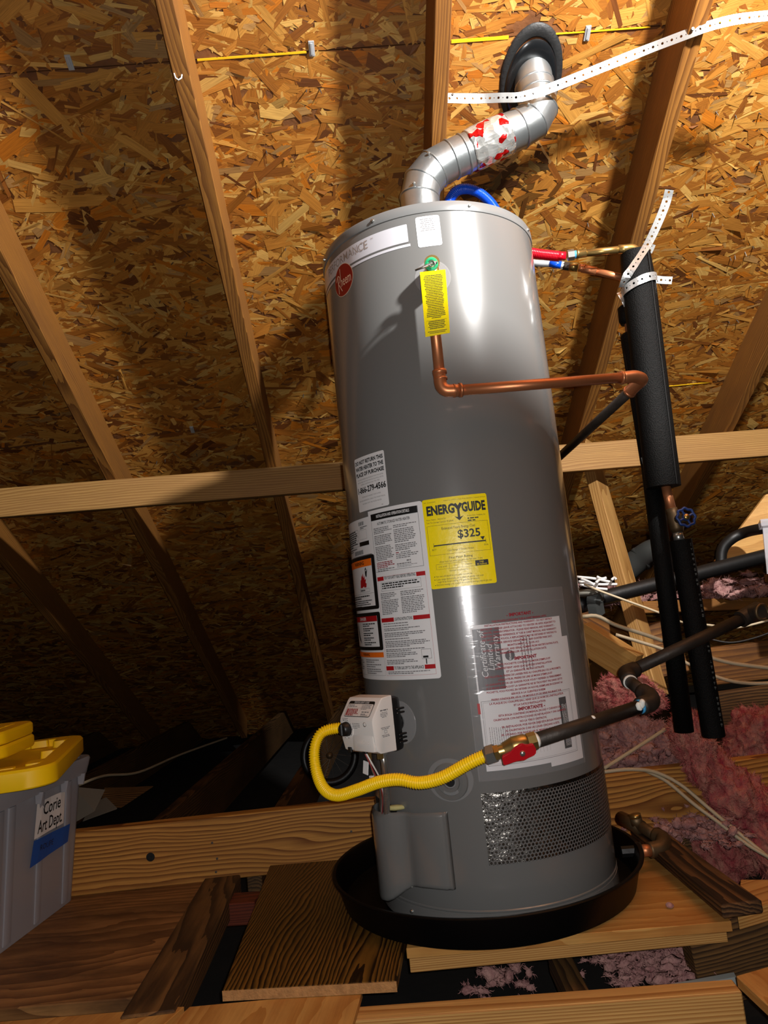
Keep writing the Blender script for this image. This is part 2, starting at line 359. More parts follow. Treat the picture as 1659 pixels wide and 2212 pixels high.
def osb_mat():
    m, t, b, N = nt('oriented_strand_board'); L = t.links.new
    at_ = N('ShaderNodeAttribute'); at_.attribute_name = 'strand_colour'; uv = N('ShaderNodeUVMap'); uv.uv_map = 'along'
    mp = N('ShaderNodeMapping'); mp.inputs['Scale'].default_value = (14, 420, 1); L(uv.outputs[0], mp.inputs[0])
    n = N('ShaderNodeTexNoise', noise_dimensions='2D'); n.inputs['Scale'].default_value = 1; n.inputs['Detail'].default_value = 3; L(mp.outputs[0], n.inputs['Vector'])
    rp = N('ShaderNodeValToRGB'); rp.color_ramp.elements[0].position = .3; rp.color_ramp.elements[1].position = .72
    rp.color_ramp.elements[0].color = (.55, .5, .45, 1); rp.color_ramp.elements[1].color = (1.1, 1.1, 1.1, 1); L(n.outputs['Fac'], rp.inputs[0])
    mx = N('ShaderNodeMix', data_type='RGBA', blend_type='MULTIPLY'); mx.inputs[0].default_value = .6; L(at_.outputs['Color'], mx.inputs[6]); L(rp.outputs[0], mx.inputs[7])
    L(mx.outputs[2], b.inputs['Base Color']); b.inputs['Roughness'].default_value = .5; b.inputs['Specular IOR Level'].default_value = .4
    bu = N('ShaderNodeBump'); bu.inputs['Strength'].default_value = .3; bu.inputs['Distance'].default_value = .001; L(n.outputs['Fac'], bu.inputs['Height']); L(bu.outputs['Normal'], b.inputs['Normal'])
    return m
M['osb'] = osb_mat()
M['osb_base'] = plain('strand_board_core', srgb(120, 72, 30), .7, bump=.5, bscale=60, vary=.6)
def foil_mat():
    m, t, b, N = nt('foil_tape'); L = t.links.new
    tc = N('ShaderNodeTexCoord'); v = N('ShaderNodeTexVoronoi'); v.inputs['Scale'].default_value = 46; L(tc.outputs['Object'], v.inputs['Vector'])
    bu = N('ShaderNodeBump'); bu.inputs['Strength'].default_value = .9; bu.inputs['Distance'].default_value = .006; L(v.outputs['Distance'], bu.inputs['Height']); L(bu.outputs['Normal'], b.inputs['Normal'])
    n = N('ShaderNodeTexVoronoi'); n.inputs['Scale'].default_value = 58; L(tc.outputs['Object'], n.inputs['Vector'])
    se = N('ShaderNodeSeparateColor'); L(n.outputs['Color'], se.inputs[0])
    rp = N('ShaderNodeValToRGB'); rp.color_ramp.interpolation = 'CONSTANT'; e = rp.color_ramp.elements
    e[0].color = srgb(214, 214, 210); e[1].position = .70; e[1].color = srgb(200, 22, 22); x = e.new(.97); x.color = srgb(40, 60, 150)
    L(se.outputs[0], rp.inputs[0]); L(rp.outputs[0], b.inputs['Base Color']); b.inputs['Metallic'].default_value = .75; b.inputs['Roughness'].default_value = .22
    return m
M['foil'] = foil_mat()
def pink_mat(name, a, c):
    m, t, b, N = nt(name); L = t.links.new
    tc = N('ShaderNodeTexCoord'); n = N('ShaderNodeTexNoise'); n.inputs['Scale'].default_value = 1.0; n.inputs['Detail'].default_value = 8; n.inputs['Roughness'].default_value = .7; mq = N('ShaderNodeMapping'); mq.inputs['Scale'].default_value = (34, 34, 12); L(tc.outputs['Object'], mq.inputs[0]); L(mq.outputs[0], n.inputs['Vector'])
    rp = N('ShaderNodeValToRGB'); rp.color_ramp.elements[0].position = .35; rp.color_ramp.elements[1].position = .65; rp.color_ramp.elements[0].color = a; rp.color_ramp.elements[1].color = c
    L(n.outputs['Fac'], rp.inputs[0]); L(rp.outputs[0], b.inputs['Base Color']); b.inputs['Roughness'].default_value = 1; b.inputs['Specular IOR Level'].default_value = .1
    n2 = N('ShaderNodeTexNoise'); n2.inputs['Scale'].default_value = 160; n2.inputs['Detail'].default_value = 5; L(tc.outputs['Object'], n2.inputs['Vector'])
    bu = N('ShaderNodeBump'); bu.inputs['Strength'].default_value = 1; bu.inputs['Distance'].default_value = .006; L(n2.outputs['Fac'], bu.inputs['Height']); L(bu.outputs['Normal'], b.inputs['Normal'])
    return m
M['pink'] = pink_mat('pink_fibreglass', srgb(160, 58, 70), srgb(190, 132, 116))
M['pink_pale'] = pink_mat('pale_pink_fibreglass', srgb(150, 104, 104), srgb(196, 152, 144))

# ================================================================== the setting
# ---- roof deck of strand board panels on the underside of the rafters' top edge
PAL = np.array([srgb(*c)[:3] for c in ((204, 146, 66), (188, 124, 48), (168, 104, 36), (220, 172, 92), (142, 84, 30), (110, 62, 24), (200, 118, 30), (178, 134, 78))])
PW = np.array([.22, .24, .2, .1, .08, .03, .07, .06])
FLC = (.318, -.002); FLA, FLB = .078, .124      # oval hole for the flue (along u, along v)
DARK_UV = ruv(atr(1115, 388))      # centre of the patch of darkened strand colours beside the flue
def strands(name, u0, u1, v0, v1, parent, dens=3200):
    n = int((u1-u0)*(v1-v0)*dens)
    u = RNG.uniform(u0, u1, n); v = RNG.uniform(v0, v1, n)
    L = np.clip(RNG.lognormal(math.log(.056), .6, n), .014, .17); wd_ = np.clip(RNG.lognormal(math.log(.0155), .55, n), .003, .04)
    a = RNG.normal(0, .55, n); k = RNG.random(n) < .14; a[k] = RNG.uniform(-1.6, 1.6, k.sum())
    # keep inside the panel and out of the flue hole
    ca, sa = np.cos(a), np.sin(a)
    keep = ~((((u-FLC[0])/(FLA+L*.4))**2+((v-FLC[1])/(FLB+L*.4))**2) < 1)
    du = np.abs(L/2*ca)+np.abs(wd_/2*sa); dv = np.abs(L/2*sa)+np.abs(wd_/2*ca)
    u = np.clip(u, u0+du, u1-du); v = np.clip(v, v0+dv, v1-dv)
    u, v, L, wd_, ca, sa = [q[keep] for q in (u, v, L, wd_, ca, sa)]; n = len(u)
    skew = RNG.uniform(-.5, .5, (n, 2))*wd_[:, None]*1.1
    lx = np.stack([-L/2+skew[:, 0], L/2+skew[:, 1], L/2-skew[:, 1], -L/2-skew[:, 0]], 1)
    ly = np.stack([-wd_/2, -wd_/2*RNG.uniform(.72, 1, n), wd_/2*RNG.uniform(.72, 1, n), wd_/2], 1)
    pu = u[:, None]+lx*ca[:, None]-ly*sa[:, None]; pv = v[:, None]+lx*sa[:, None]+ly*ca[:, None]
    w = RNG.uniform(.0004, .0020, n)[:, None]+RNG.normal(0, .0005, (n, 4))
    lift = RNG.random(n) < .015
    w[lift] += np.stack([np.zeros(lift.sum()), RNG.uniform(.002, .009, lift.sum()), RNG.uniform(.002, .009, lift.sum()), np.zeros(lift.sum())], 1)
    w = np.maximum(w, .0003)
    P = np.array(RP0)+pu[..., None]*np.array(HD)+pv[..., None]*np.array(RD)-w[..., None]*np.array(RN)
    m = bpy.data.meshes.new(name); m.from_pydata(P.reshape(-1, 3).tolist(), [], np.arange(4*n).reshape(n, 4)[:, ::-1].tolist())
    col = .84*PAL[RNG.choice(len(PAL), n, p=PW)]*RNG.uniform(.8, 1.12, n)[:, None]
    sc0 = DARK_UV; ds = ((u-sc0[0])/.10)**2+((v-sc0[1])/.075)**2; col *= np.where(RNG.random(n) < np.exp(-ds)*1.15, RNG.uniform(.12, .4, n), 1)[:, None]
    at_ = m.color_attributes.new('strand_colour', 'FLOAT_COLOR', 'POINT')
    c4 = np.ones((n, 4, 4), np.float32); c4[:, :, :3] = col[:, None, :]; at_.data.foreach_set('color', c4.reshape(-1))
    uvl = m.uv_layers.new(name='along'); off = RNG.uniform(0, 50, (n, 2))
    uvs = np.stack([lx+off[:, :1], ly+off[:, 1:]], 2)[:, ::-1].astype(np.float32); uvl.data.foreach_set('uv', uvs.reshape(-1))
    m.update(); o = bpy.data.objects.new(name, m); finish(o, M['osb'], parent); o['kind'] = 'stuff'; return o
deck = thing('ceiling', 'sloping roof deck of orange brown strand board panels above the rafters', 'roof deck', roof(0, 1.5)); struct(deck)
JV = [-3.9, -2.55, -1.3, -.1, 1.155, 2.41, 3.66, 4.3]
RU = [-2.294, -1.704, -1.114, -.524, .066, .656, 1.246, 1.836]
GAP = .0012
def panel(u0, u1, v0, v1, hole=False):
    bm = bmesh.new(); loops = [[(u0, v0), (u1, v0), (u1, v1), (u0, v1)]]
    if hole: loops.append([(FLC[0]+FLA*math.cos(a), FLC[1]+FLB*math.sin(a)) for a in [2*math.pi*k/40 for k in range(40)]])
    ed = []
    for lp in loops:
        vs_ = [bm.verts.new(roof(a, b, 0)) for a, b in lp]
        ed += [bm.edges.new((vs_[i], vs_[(i+1) % len(vs_)])) for i in range(len(vs_))]
    bmesh.ops.triangle_fill(bm, edges=ed, use_beauty=True)
    r = bmesh.ops.extrude_face_region(bm, geom=list(bm.faces))
    for g in r['geom']:
        if isinstance(g, bmesh.types.BMVert): g.co += RN*.012
    bmesh.ops.recalc_face_normals(bm, faces=list(bm.faces))
    return bmvf(bm)
for j in range(len(JV)-1):
    v0, v1 = JV[j]+GAP, JV[j+1]-GAP
    us = [-3.6, -1.704, .656, 3.2] if j % 2 else [-3.6, -.524, 1.836, 3.2]
    if j == 3: us = [-3.6, -1.704, .656, 3.2]
    for a, b in zip(us, us[1:]):
        if j == 2 and False: pass
        hole = (v0 < FLC[1] < v1 and a < FLC[0] < b)
        # the flue hole straddles the joint: the lower panel carries nearly all of it
        p = mesh('strand_board_panel', panel(a+GAP, b-GAP, v0, v1, hole) if not hole else panel(a+GAP, b-GAP, v0, v1), M['osb_base'], deck)
        vis = {2: (-1.6, 1.7), 3: (-2.2, 2.0), 4: (-2.6, 2.3), 5: (-3.0, 2.4), 6: (-3.0, 2.6), 7: (-3, 2.6)}
        if j in vis:
            lo, hi = max(a+GAP, vis[j][0]), min(b-GAP, vis[j][1])
            vlo = max(v0, -.75)
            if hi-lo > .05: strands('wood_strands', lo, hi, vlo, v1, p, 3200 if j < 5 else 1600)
# yellow sealed panel edge and metal clips along the joint between panels
for a, b in ((-.50, -.24), (.11, .25), (.27, .6), (.73, .98), (.9, 1.18)):
    vv = -.1 if b < 1.0 and a < .9 else 1.155
    q = roof((a+b)/2, vv, .0015)
    mesh('yellow_edge_stripe', xf(box((0, 0, 0), (b-a, .004 if a < 0 else .0025 if a > .2 else .007, .004)), frame(q, HD, RD, RN)), M['yellow_edge'], deck)
for px_ in ((150, 135), (673, 105), (1269, 72), (415, 1018-90)):
    q = atr(*px_, .004)
    vf = join(xf(rbox((.014, .034, .004), .001, 1), frame(q, HD, RD, RN)), xf(rbox((.006, .026, .003), .0008, 1), frame(q-RN*.003, HD, RD, RN)))
    mesh('panel_clip', vf, M['clip'], deck)
# roofing nails poking through
nv = []
for k in range(150):
    u, v = random.uniform(-1.5, 1.5), random.choice((-.02, .13, .28, .42, .57, .71, .86, 1.0, 1.3, 1.45))+random.gauss(0, .01)
    if min(abs(u-r) for r in RU) < .04 or ((u-FLC[0])/.12)**2+((v-FLC[1])/.16)**2 < 1: continue
    p = roof(u, v, 0); d = (-RN+HD*random.uniform(-.3, .3)+RD*random.uniform(-.2, .4)).normalized(); nv.append(sweep([p, p+d*random.uniform(.008, .016), p+d*.018], [.0016, .0015, .0003], 5))
o = mesh('nail_tips', join(*nv), M['nail'], deck); o['kind'] = 'stuff'
# black felt collar and glossy cone of the flue flashing
fl = thing('flue_flashing', 'glossy black flashing cone in the oval roof hole around the metal flue', 'flashing', roof(FLC[0], FLC[1], 0))
def ell(r, w, dv=0, n=40, up=0): return [roof(FLC[0]+FLA*r*math.cos(2*math.pi*k/n), FLC[1]+dv+FLB*r*math.sin(2*math.pi*k/n), w)+Vector((0, 0, up)) for k in range(n)]
def rings(rs):
    V, F = [], []; n = len(rs[0])
    for i, r in enumerate(rs):
        V += r
        if i: F += [((i-1)*n+k, (i-1)*n+(k+1) % n, i*n+(k+1) % n, i*n+k) for k in range(n)]
    return V, F
mesh('felt_collar', rings([ell(1.02, .001), ell(1.0, .0055), ell(.80, .006), ell(.76, .002)]), M['flash_felt'], fl, True)
def capring():
    a = ell(.86, .004, .004); 
    return a
cx = roof(FLC[0], FLC[1]+.02, 0)
mesh('cone', rings([ell(.84, .0065, .012), ell(.80, .0105, .014), ell(.70, .0120, .016), ell(.52, .0090, .02), ell(.30, .0075, .02), ell(.05, .007, .02)]), M['flash_black'], fl, True)

# ---- rafters
LABR = ['rafter above the purlin, mostly hidden in darkness at the far end', 'pine rafter farthest from the flue above the black roof slope', 'pine rafter with a split bright side, two bays from the flue',
        'pine rafter with a small white fibre stuck to its underside, one bay from the flue', 'reddish pine rafter that the flue strap is nailed to, just beside the flue', 'dark reddish rafter behind the insulated water riser', 'rafter beyond the insulated riser with only its lower end showing', 'outer rafter past the riser']
for i, u in enumerate(RU[1:7], 1):
    wv = .0675
    r = beam('rafter', roof(u, -3.7, wv), roof(u, 4.0, wv), .038, .135, RN, M['rafter'], bev=.002)
    tag(r, LABR[i], 'rafter', 'roof rafters')
wf = tag(mesh('white_fibre', sweep(crom([at(379, 160, 0)+Vector((0, 0, 0))]*1+[at(379, 160, 0)], 1) if False else [atr(376, 158, .137), atr(379, 168, .141), atr(386, 173, .142), atr(392, 168, .142), atr(393, 161, .137)], .0016, 6), M['tape_white'], None, True), 'tiny curl of white fibre stuck under a rafter', 'fibre')
# ---- purlin under the rafters with its strut
def purlin_pt(x, y): return atr(x, y, .135+.02)
pa, pd = atr(0, 1088, .197), atr(1659, 957, .197)
dirp = (pd-pa).normalized(); p0 = pa-dirp*.9; p1 = pd+dirp*.9
tag(beam('purlin', p0, p1, .04, .105, (0, 0, 1), M['purlin'], bev=.002), 'long pale purlin board running level under the rafters behind the water heater', 'purlin')
st0 = at(1266, 958, 1.32); st1 = at(1420, 1500, .92)
tag(beam('purlin_strut', st0, st1, .085, .042, (1, -.75, .25), M['purlin'], bev=.002), 'slanted pale strut standing below the purlin behind the black pipes', 'strut')

# ---- floor: framing and boards (top of the platform is z = 0)
fd = Vector((.9925, .122, 0)); fdn = Vector((-.122, .9925, 0))     # house directions: along beams / away from camera
bl0 = Vector((-1.079, .190, 0))
def fp(s, t, z=0): return bl0+fd*s+fdn*t+Vector((0, 0, z))
tag(beam('floor_beam', fp(-1.2, .02, .056), fp(2.3, .02, .052), .04, .156, (0, 0, 1), M['beam'], bev=.002), 'long orange pine floor beam with a dark knot behind the drain pan', 'beam')
kn = fp(.20, -.0008, .052)
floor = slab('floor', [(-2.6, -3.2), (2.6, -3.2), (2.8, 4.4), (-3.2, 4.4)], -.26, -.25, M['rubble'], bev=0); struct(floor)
# joists beyond the beam, dim
for k, s in enumerate((-1.2, -.6, 0.05, .45, 1.05, 1.6, 2.2)):
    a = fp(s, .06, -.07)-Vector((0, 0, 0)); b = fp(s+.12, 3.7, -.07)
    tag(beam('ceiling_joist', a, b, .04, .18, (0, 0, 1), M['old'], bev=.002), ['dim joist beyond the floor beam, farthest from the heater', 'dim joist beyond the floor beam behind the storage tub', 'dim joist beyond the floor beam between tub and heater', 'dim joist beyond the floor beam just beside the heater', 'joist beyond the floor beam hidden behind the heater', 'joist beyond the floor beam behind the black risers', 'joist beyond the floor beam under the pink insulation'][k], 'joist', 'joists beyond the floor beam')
tag(beam('wall_plate', Vector((-2.6, 3.2, .08)), Vector((1.6, 3.75, .08)), .09, .05, (0, 0, 1), M['old']), 'dim far plate lying level where the roof meets the floor', 'plate')
# boards round the heater
pl_ = slab('floor', [(-2.1, -.42), (-.655, -.345), (-.722, .235), (-2.1, .06)], -.045, -.022, M['plyold']); struct(pl_)
tag(beam('flat_floor_stud', (-.612, -.42, -.038), (-.70, .232, -.038), .092, .05, (0, 0, 1), M['old'], bev=.003), 'weathered stud laid flat between the dull plywood and the dark laminate board', 'stud')
tag(slab('laminate_board', [(-.190, -.384), (-.186, .262), (-.578, .248), (-.492, -.385)], -.017, 0, M['lam'], bev=.0015), 'dark wood-grain laminate shelf board lying beside the drain pan', 'board')
lam_edge = mesh('chipboard_edge', xf(box((0, 0, 0), (.302, .0012, .0165)), frame((-.341, -.3855, -.0087), (1, 0, 0), (0, 1, 0), (0, 0, 1))), M['chip'], bpy.data.objects['laminate_board'])
tag(slab('plywood_sheet', [(-.183, -.268), (.405, -.236), (.398, .300), (-.18, .262)], -.018, 0, M['ply'], bev=.001), 'orange plywood sheet under the right part of the drain pan', 'plywood')
tag(slab('under_plank', [(-.180, -.262), (.400, -.214), (.395, -.08), (-.178, -.10)], -.045, -.0185, M['fore'], bev=.001), 'pale pine plank under the front edge of the plywood sheet', 'plank')
tag(slab('foreground_plywood', [(-.255, -.62), (-.252, -.372), (-.548, -.395), (-.60, -.62)], -.030, -.018, M['ply'], bev=.001), 'light plywood offcut under the front end of the laminate board', 'plywood')
tag(slab('foreground_plywood', [(-.615, -.62), (-.558, -.393), (-.90, -.412), (-1.05, -.64)], -.030, -.018, M['ply'], bev=.001), 'light plywood offcut in front of the weathered stud', 'plywood')
tag(beam('front_joist', atz(640, 2206, -.031)+Vector((-.3, 0, -.07)), atz(1592, 2128, -.031)+Vector((-.0, .0, -.07)), .04, .14, (0, 0, 1), M['fore'], bev=.002), 'pale pine joist with a cut end in the foreground', 'joist')
tag(beam('cross_joist', atz(1625, 2190, -.04)+Vector((.0, -.2, -.06)), atz(1600, 2110, -.04)+Vector((.25, .25, -.06)), .05, .10, (0, 0, 1), M['joist'], bev=.002), 'orange joist butting against the end of the foreground joist', 'joist')
tag(slab('corner_plywood', [tuple(atz(1590, 2108, -.005)[:2]), tuple(atz(1700, 2210, -.005)[:2]), tuple(atz(1800, 2080, -.005)[:2]), tuple(atz(1659, 2088, -.005)[:2])], -.022, -.005, M['ply'], bev=.001), 'stained plywood corner beside the end of the foreground joist', 'plywood')
tag(beam('side_joist', atz(1490, 2078, -.125), atz(1720, 2030, -.11), .05, .15, (0, 0, 1), M['old'], bev=.002), 'dark side joist under the corner of the plywood sheet', 'joist')
tag(beam('sleeper', atz(1205, 2070, -.12), atz(1255, 2165, -.12)+Vector((0, -.05, 0)), .04, .05, (0, 0, 1), M['old'], bev=.002), 'short weathered sleeper in the gap below the plywood', 'sleeper')
tag(beam('rotten_plank', atz(1395, 1800, .03), atz(1604, 1962, .03), .075, .024, (0, 0, 1), M['rot'], bev=.003, wob=.004), 'rotten dark plank lying beside the plywood sheet', 'plank')
tag(slab('pale_offcut', [tuple(atz(1592, 1972, 0)[:2]), tuple(atz(1700, 1940, 0)[:2]), tuple(atz(1700, 1900, 0)[:2]), tuple(atz(1600, 1900, 0)[:2])], -.03, 0.0, M['fore'], bev=.001), 'pale plywood offcut under the end of the rotten plank', 'offcut')
tag(beam('wood_block', atz(488, 1965, -.05), atz(560, 1960, -.05), .07, .05, (0, 0, 1), M['red_block'], bev=.002), 'short reddish block between the stud and the laminate board', 'block')
tag(slab('gap_board', [tuple(atz(1452, 2135, -.1)[:2]), tuple(atz(1590, 2110, -.1)[:2]), tuple(atz(1585, 2100, -.1)[:2]), tuple(atz(1450, 2125, -.1)[:2])], -.115, -.1, M['wall_block'], bev=0), 'grey strip of drywall behind the foreground joist', 'drywall')
# nails and the knot are parts of the beam
fb = bpy.data.objects['floor_beam']
mesh('knot', lathe([(.011, 0), (.010, .001), (.004, .0012), (.0001, .0008)], 20, align(kn, -fdn)), M['black_door'], fb)
for s, z in ((.36, .07), (.37, .03), (.365, -.002), (.72, .06), (.73, .02)):
    mesh('nail_head', lathe([(.003, 0), (.003, .0012), (.0001, .0014)], 10, align(fp(s, -.0005, z), -fdn)), M['nail'], fb)

# ================================================================== water heater
R = .25; ZT = 1.4495; ZC = 1.428; ZB = .0475
def cyl(a, z, o=0): a = math.radians(a); return Vector(((R+o)*math.sin(a), -(R+o)*math.cos(a), z))
def wrap(vf2, a0, z0, o=.0006, R_=R):
    """flat shape (s to the right, t up, in metres) bent on to the tank at angle a0, height z0"""
    return [Vector(((R_+o)*math.sin(math.radians(a0)+p[0]/R_), -(R_+o)*math.cos(math.radians(a0)+p[0]/R_), z0+p[1])) for p in vf2[0]], vf2[1]
_tc_ = {}
def text2d(body, size, align_='CENTER', bold=0.0, xs=1.0, italic=0.0, maxw=None):
    cu = bpy.data.curves.new('txt', 'FONT'); cu.body = body; cu.size = size; cu.align_x = align_; cu.align_y = 'CENTER'; cu.resolution_u = 2; cu.offset = bold*size; cu.shear = italic
    ob = bpy.data.objects.new('txt', cu); COL.objects.link(ob); dg = bpy.context.evaluated_depsgraph_get(); dg.update()
    me = ob.evaluated_get(dg).to_mesh(); V = [v.co.copy() for v in me.vertices]; F = [tuple(p.vertices) for p in me.polygons]
    ob.evaluated_get(dg).to_mesh_clear(); bpy.data.objects.remove(ob); bpy.data.curves.remove(cu)
    if maxw and V:
        w_ = max(v.x for v in V)-min(v.x for v in V)
        if w_ > maxw: xs = maxw/w_
    return [Vector((v.x*xs, v.y, 0)) for v in V], F
def move2(vf, s, t, rot=0):
    c, k = math.cos(rot), math.sin(rot)
    return [Vector((p[0]*c-p[1]*k+s, p[0]*k+p[1]*c+t, 0)) for p in vf[0]], vf[1]
def rect2(s0, s1, t0, t1, r=0.0, n=None):
    """upright strip grid with rounded corners, columns close enough to bend"""
    n = n or max(2, int((s1-s0)/.008)); ss = [s0+(s1-s0)*k/n for k in range(n+1)]
    if r: ss = sorted(set(ss+[s0+r*q for q in (.06, .15, .3, .6, 1)]+[s1-r*q for q in (.06, .15, .3, .6, 1)]))
    V, F = [], []
    for s in ss:
        d = min(s-s0, s1-s); c = 0 if (not r or d >= r) else r-math.sqrt(max(0, r*r-(r-d)**2))
        V += [Vector((s, t0+c, 0)), Vector((s, t1-c, 0))]
    for k in range(len(ss)-1): F.append((2*k, 2*k+2, 2*k+3, 2*k+1))
    return V, F
def outline2(s0, s1, t0, t1, w): return join(rect2(s0, s1, t0, t0+w), rect2(s0, s1, t1-w, t1), rect2(s0, s0+w, t0, t1, n=1), rect2(s1-w, s1, t0, t1, n=1))
def greek(s0, s1, t_top, lines, lh, th=.4, align_='L', seed=0, last=.6):
    """unreadable small print: rows of word-long dashes"""
    rg = random.Random(seed); parts = []
    for i in range(lines):
        t = t_top-i*lh; w = (s1-s0)*(rg.uniform(.82, 1.0) if i < lines-1 else last)
        x = s0 if align_ == 'L' else (s0+s1)/2-w/2; e = x+w
        while x < e-.002:
            l = min(rg.uniform(.35, 1.5)*lh*1.6, e-x); parts.append(rect2(x, x+l, t-lh*th, t, n=1)); x += l+lh*.32
    return join(*parts)
def circ2(rx, ry, n=40): return [Vector((0, 0, 0))]+[Vector((rx*math.cos(2*math.pi*k/n), ry*math.sin(2*math.pi*k/n), 0)) for k in range(n)], [(0, k+1, (k+1) % n+1) for k in range(n)]
heater = thing('water_heater', 'tall grey tank water heater with yellow energy label standing in a black pan', 'water heater', (0, 0, .01))
prof = [(R-.016, .012), (R-.002, .013), (R, .018), (R, ZB-.004), (R+.0012, ZB-.002), (R+.0012, ZB), (R-.0006, ZB+.0015), (R, ZB+.004)]
for k in range(1, 40): prof.append((R, ZB+.004+(ZC-.002-ZB-.004)*k/39))
mesh('jacket', lathe(prof, 160), M['grey_paint'], heater, True, 30)
capp = [(R-.001, ZC-.003), (R+.0016, ZC-.0015), (R+.002, ZC+.001), (R+.002, ZT-.004), (R+.0005, ZT-.001), (R-.004, ZT), (R-.05, ZT+.002), (.06, ZT+.004)]
mesh('top_cap', lathe(capp, 160), M['grey_cap'], heater, True, 30)
mesh('base_ring', lathe([(R-.016, .0105), (R+.0015, .0105), (R+.0015, .018), (R+.001, .040), (R-.001, .041)], 120), M['grey_paint'], heater, True, 30)
for a in (-68.6, -24.3, 24, 69.5, 115): 
    p = cyl(a, ZT-.0125, .0015); mesh('screw', lathe([(.0048, 0), (.0048, .0012), (.0036, .0014), (.0034, .004), (.0018, .0046), (.0001, .0046)], 12, align(p, cyl(a, 0, 0).normalized()*1 if False else Vector((p.x, p.y, 0)))), M['steel'], heater)
for a in (-44.2, 0, 45.1):
    p = cyl(a, .030, .001); mesh('screw', lathe([(.0042, 0), (.0042, .001), (.003, .0036), (.0001, .004)], 12, align(p, Vector((p.x, p.y, 0)))), M['steel'], heater)
def label(name, a0, a1, z0, z1, mat, txt=None, r=.004, off=.0006):
    ac = (a0+a1)/2; h = math.radians(a1-a0)*R/2; zc = (z0+z1)/2; q = (z1-z0)/2
    o = mesh(name, wrap(rect2(-h, h, -q, q, r), ac, zc, off), mat, heater, True)
    if txt: o['label'] = txt
    return o, ac, zc, h, q
def stuffed(o):
    if 'print' in o.name or 'drawing' in o.name: o['kind'] = 'stuff'
    return o
def printed(name, vf2, ac, zc, mat, parent, off=.0011): return stuffed(mesh(name, wrap(vf2, ac, zc, off), mat, parent))
# --- silver brand banner with round red badge
o, ac, zc, h, q = label('brand_banner', -100, -7.4, 1.369, 1.408, M['silver_label'], 'silver brand banner round the top of the tank', .002)
mesh('banner_stripe', wrap(rect2(-h, h+.003, -.0055, 0), ac, 1.364, .0006), M['silver_label'], o, True)
printed('thin_line', rect2(-h, h, -.0008, 0), ac, 1.3686, M['ink_grey'], o)
printed('lettering', text2d('PERFORMANCE', .0265, bold=.004, maxw=.154), -46.5, 1.3915, M['ink_tan'], o)
printed('trademark', text2d('TM', .005), -26.0, 1.400, M['ink_tan'], o)
bd = mesh('brand_badge', wrap(circ2(.0365, .0365), -48.2, 1.345, .0013), M['logo_cream'], heater); bd['label'] = 'round dark red brand badge with cream rim'
mesh('badge_face', wrap(circ2(.0352, .0352), -48.2, 1.345, .0017), M['logo_red'], bd)
rr = join(move2(text2d('heem', .030, bold=.0, xs=.72, maxw=.036), .0125, -.002), move2(sweep2 := rect2(-.0006, .0006, -.028, .031, n=1), -.0105, -.0005) if False else ([], []))
def stroke2(pts, w):
    V, F = [], []
    P = [Vector((a, b, 0)) for a, b in pts]
    for i, p in enumerate(P):
        d = ((P[min(i+1, len(P)-1)]-P[max(i-1, 0)]).normalized()); nrm = Vector((-d.y, d.x, 0))
        V += [p-nrm*w/2, p+nrm*w/2]
        if i: F.append((2*i-2, 2*i, 2*i+1, 2*i-1))
    return V, F
def c2(pts, n=8): return [(p.x, p.y) for p in crom([Vector((a, b, 0)) for a, b in pts], n)]
rr = join(move2(text2d('heem', .033, bold=.004, maxw=.038), .0105, -.0035),
          stroke2([(-.0185, -.026), (-.0185, .012)], .0024), stroke2(c2([(-.0255, .004), (-.022, .013), (-.0165, .015), (-.0115, .010), (-.0125, .002), (-.0175, -.003), (-.012, -.012), (-.005, -.024)]), .0022), stroke2([(-.0075, -.010), (-.0075, .029)], .0018))
mesh('badge_lettering', wrap(rr, -48.2, 1.345, .0022), M['logo_cream'], bd)
# --- plain white sticker
o, ac, zc, h, q = label('white_sticker', -3.1, 8.4, 1.351, 1.418, M['white_label'], 'blank-bottomed white sticker under the cap', .005)
printed('small_print', join(*[move2(greek(-.017+i % 2*.004, .017-i % 2*.004, .028-i*.0042, 1, .004, .3, 'C', i, .95), 0, 0) for i in range(7)]), ac, zc, M['ink_grey'], o)
# --- do-not-return sticker
o, ac, zc, h, q = label('return_sticker', -55.0, -32.1, .828, .944, M['white_label'], 'white sticker asking not to return the heater', .004)
T = [('DO NOT RETURN THIS', .0115, .046, .04), ('WATER HEATER TO THE', .0115, .033, .04), ('PLACE OF PURCHASE', .0115, .020, .04), ('1-866-279-4566', .0175, -.014, .03)]
for b, s, t, bo in T: printed('text_line', move2(text2d(b, s, bold=bo, maxw=h*1.84), 0, t), ac, zc, M['ink'], o)
S = [('IF YOU ARE EXPERIENCING PROBLEMS WITH THIS WATER', .0095), ('HEATER, NEED ASSISTANCE WITH INSTALLATION, OR FOR', .004), ('GENERAL QUESTIONS CALL TOLL FREE', -.0015), ('TECHNICIANS AVAILABLE 7 DAYS A WEEK', -.0285), ('FOR MORE INFORMATION, CONSULT THE OWNERS MANUAL', -.036), ('PROVIDED WITH THE WATER HEATER', -.043)]
printed('small_print', join(*[move2(text2d(b, .0042, maxw=h*(1.7 if len(b) > 40 else 1.25)), 0, t) for b, t in S], move2(greek(.03, .040, 0, 1, .002, .5), 0, -.053)), ac, zc, M['ink_grey'], o)
# --- big instruction sheet: background, then its fields
lab, ac, zc, h, q = label('instruction_sheet', -96, -15.0, .475, .8245, M['white_label'], 'large white instruction and warning sheet', .006)
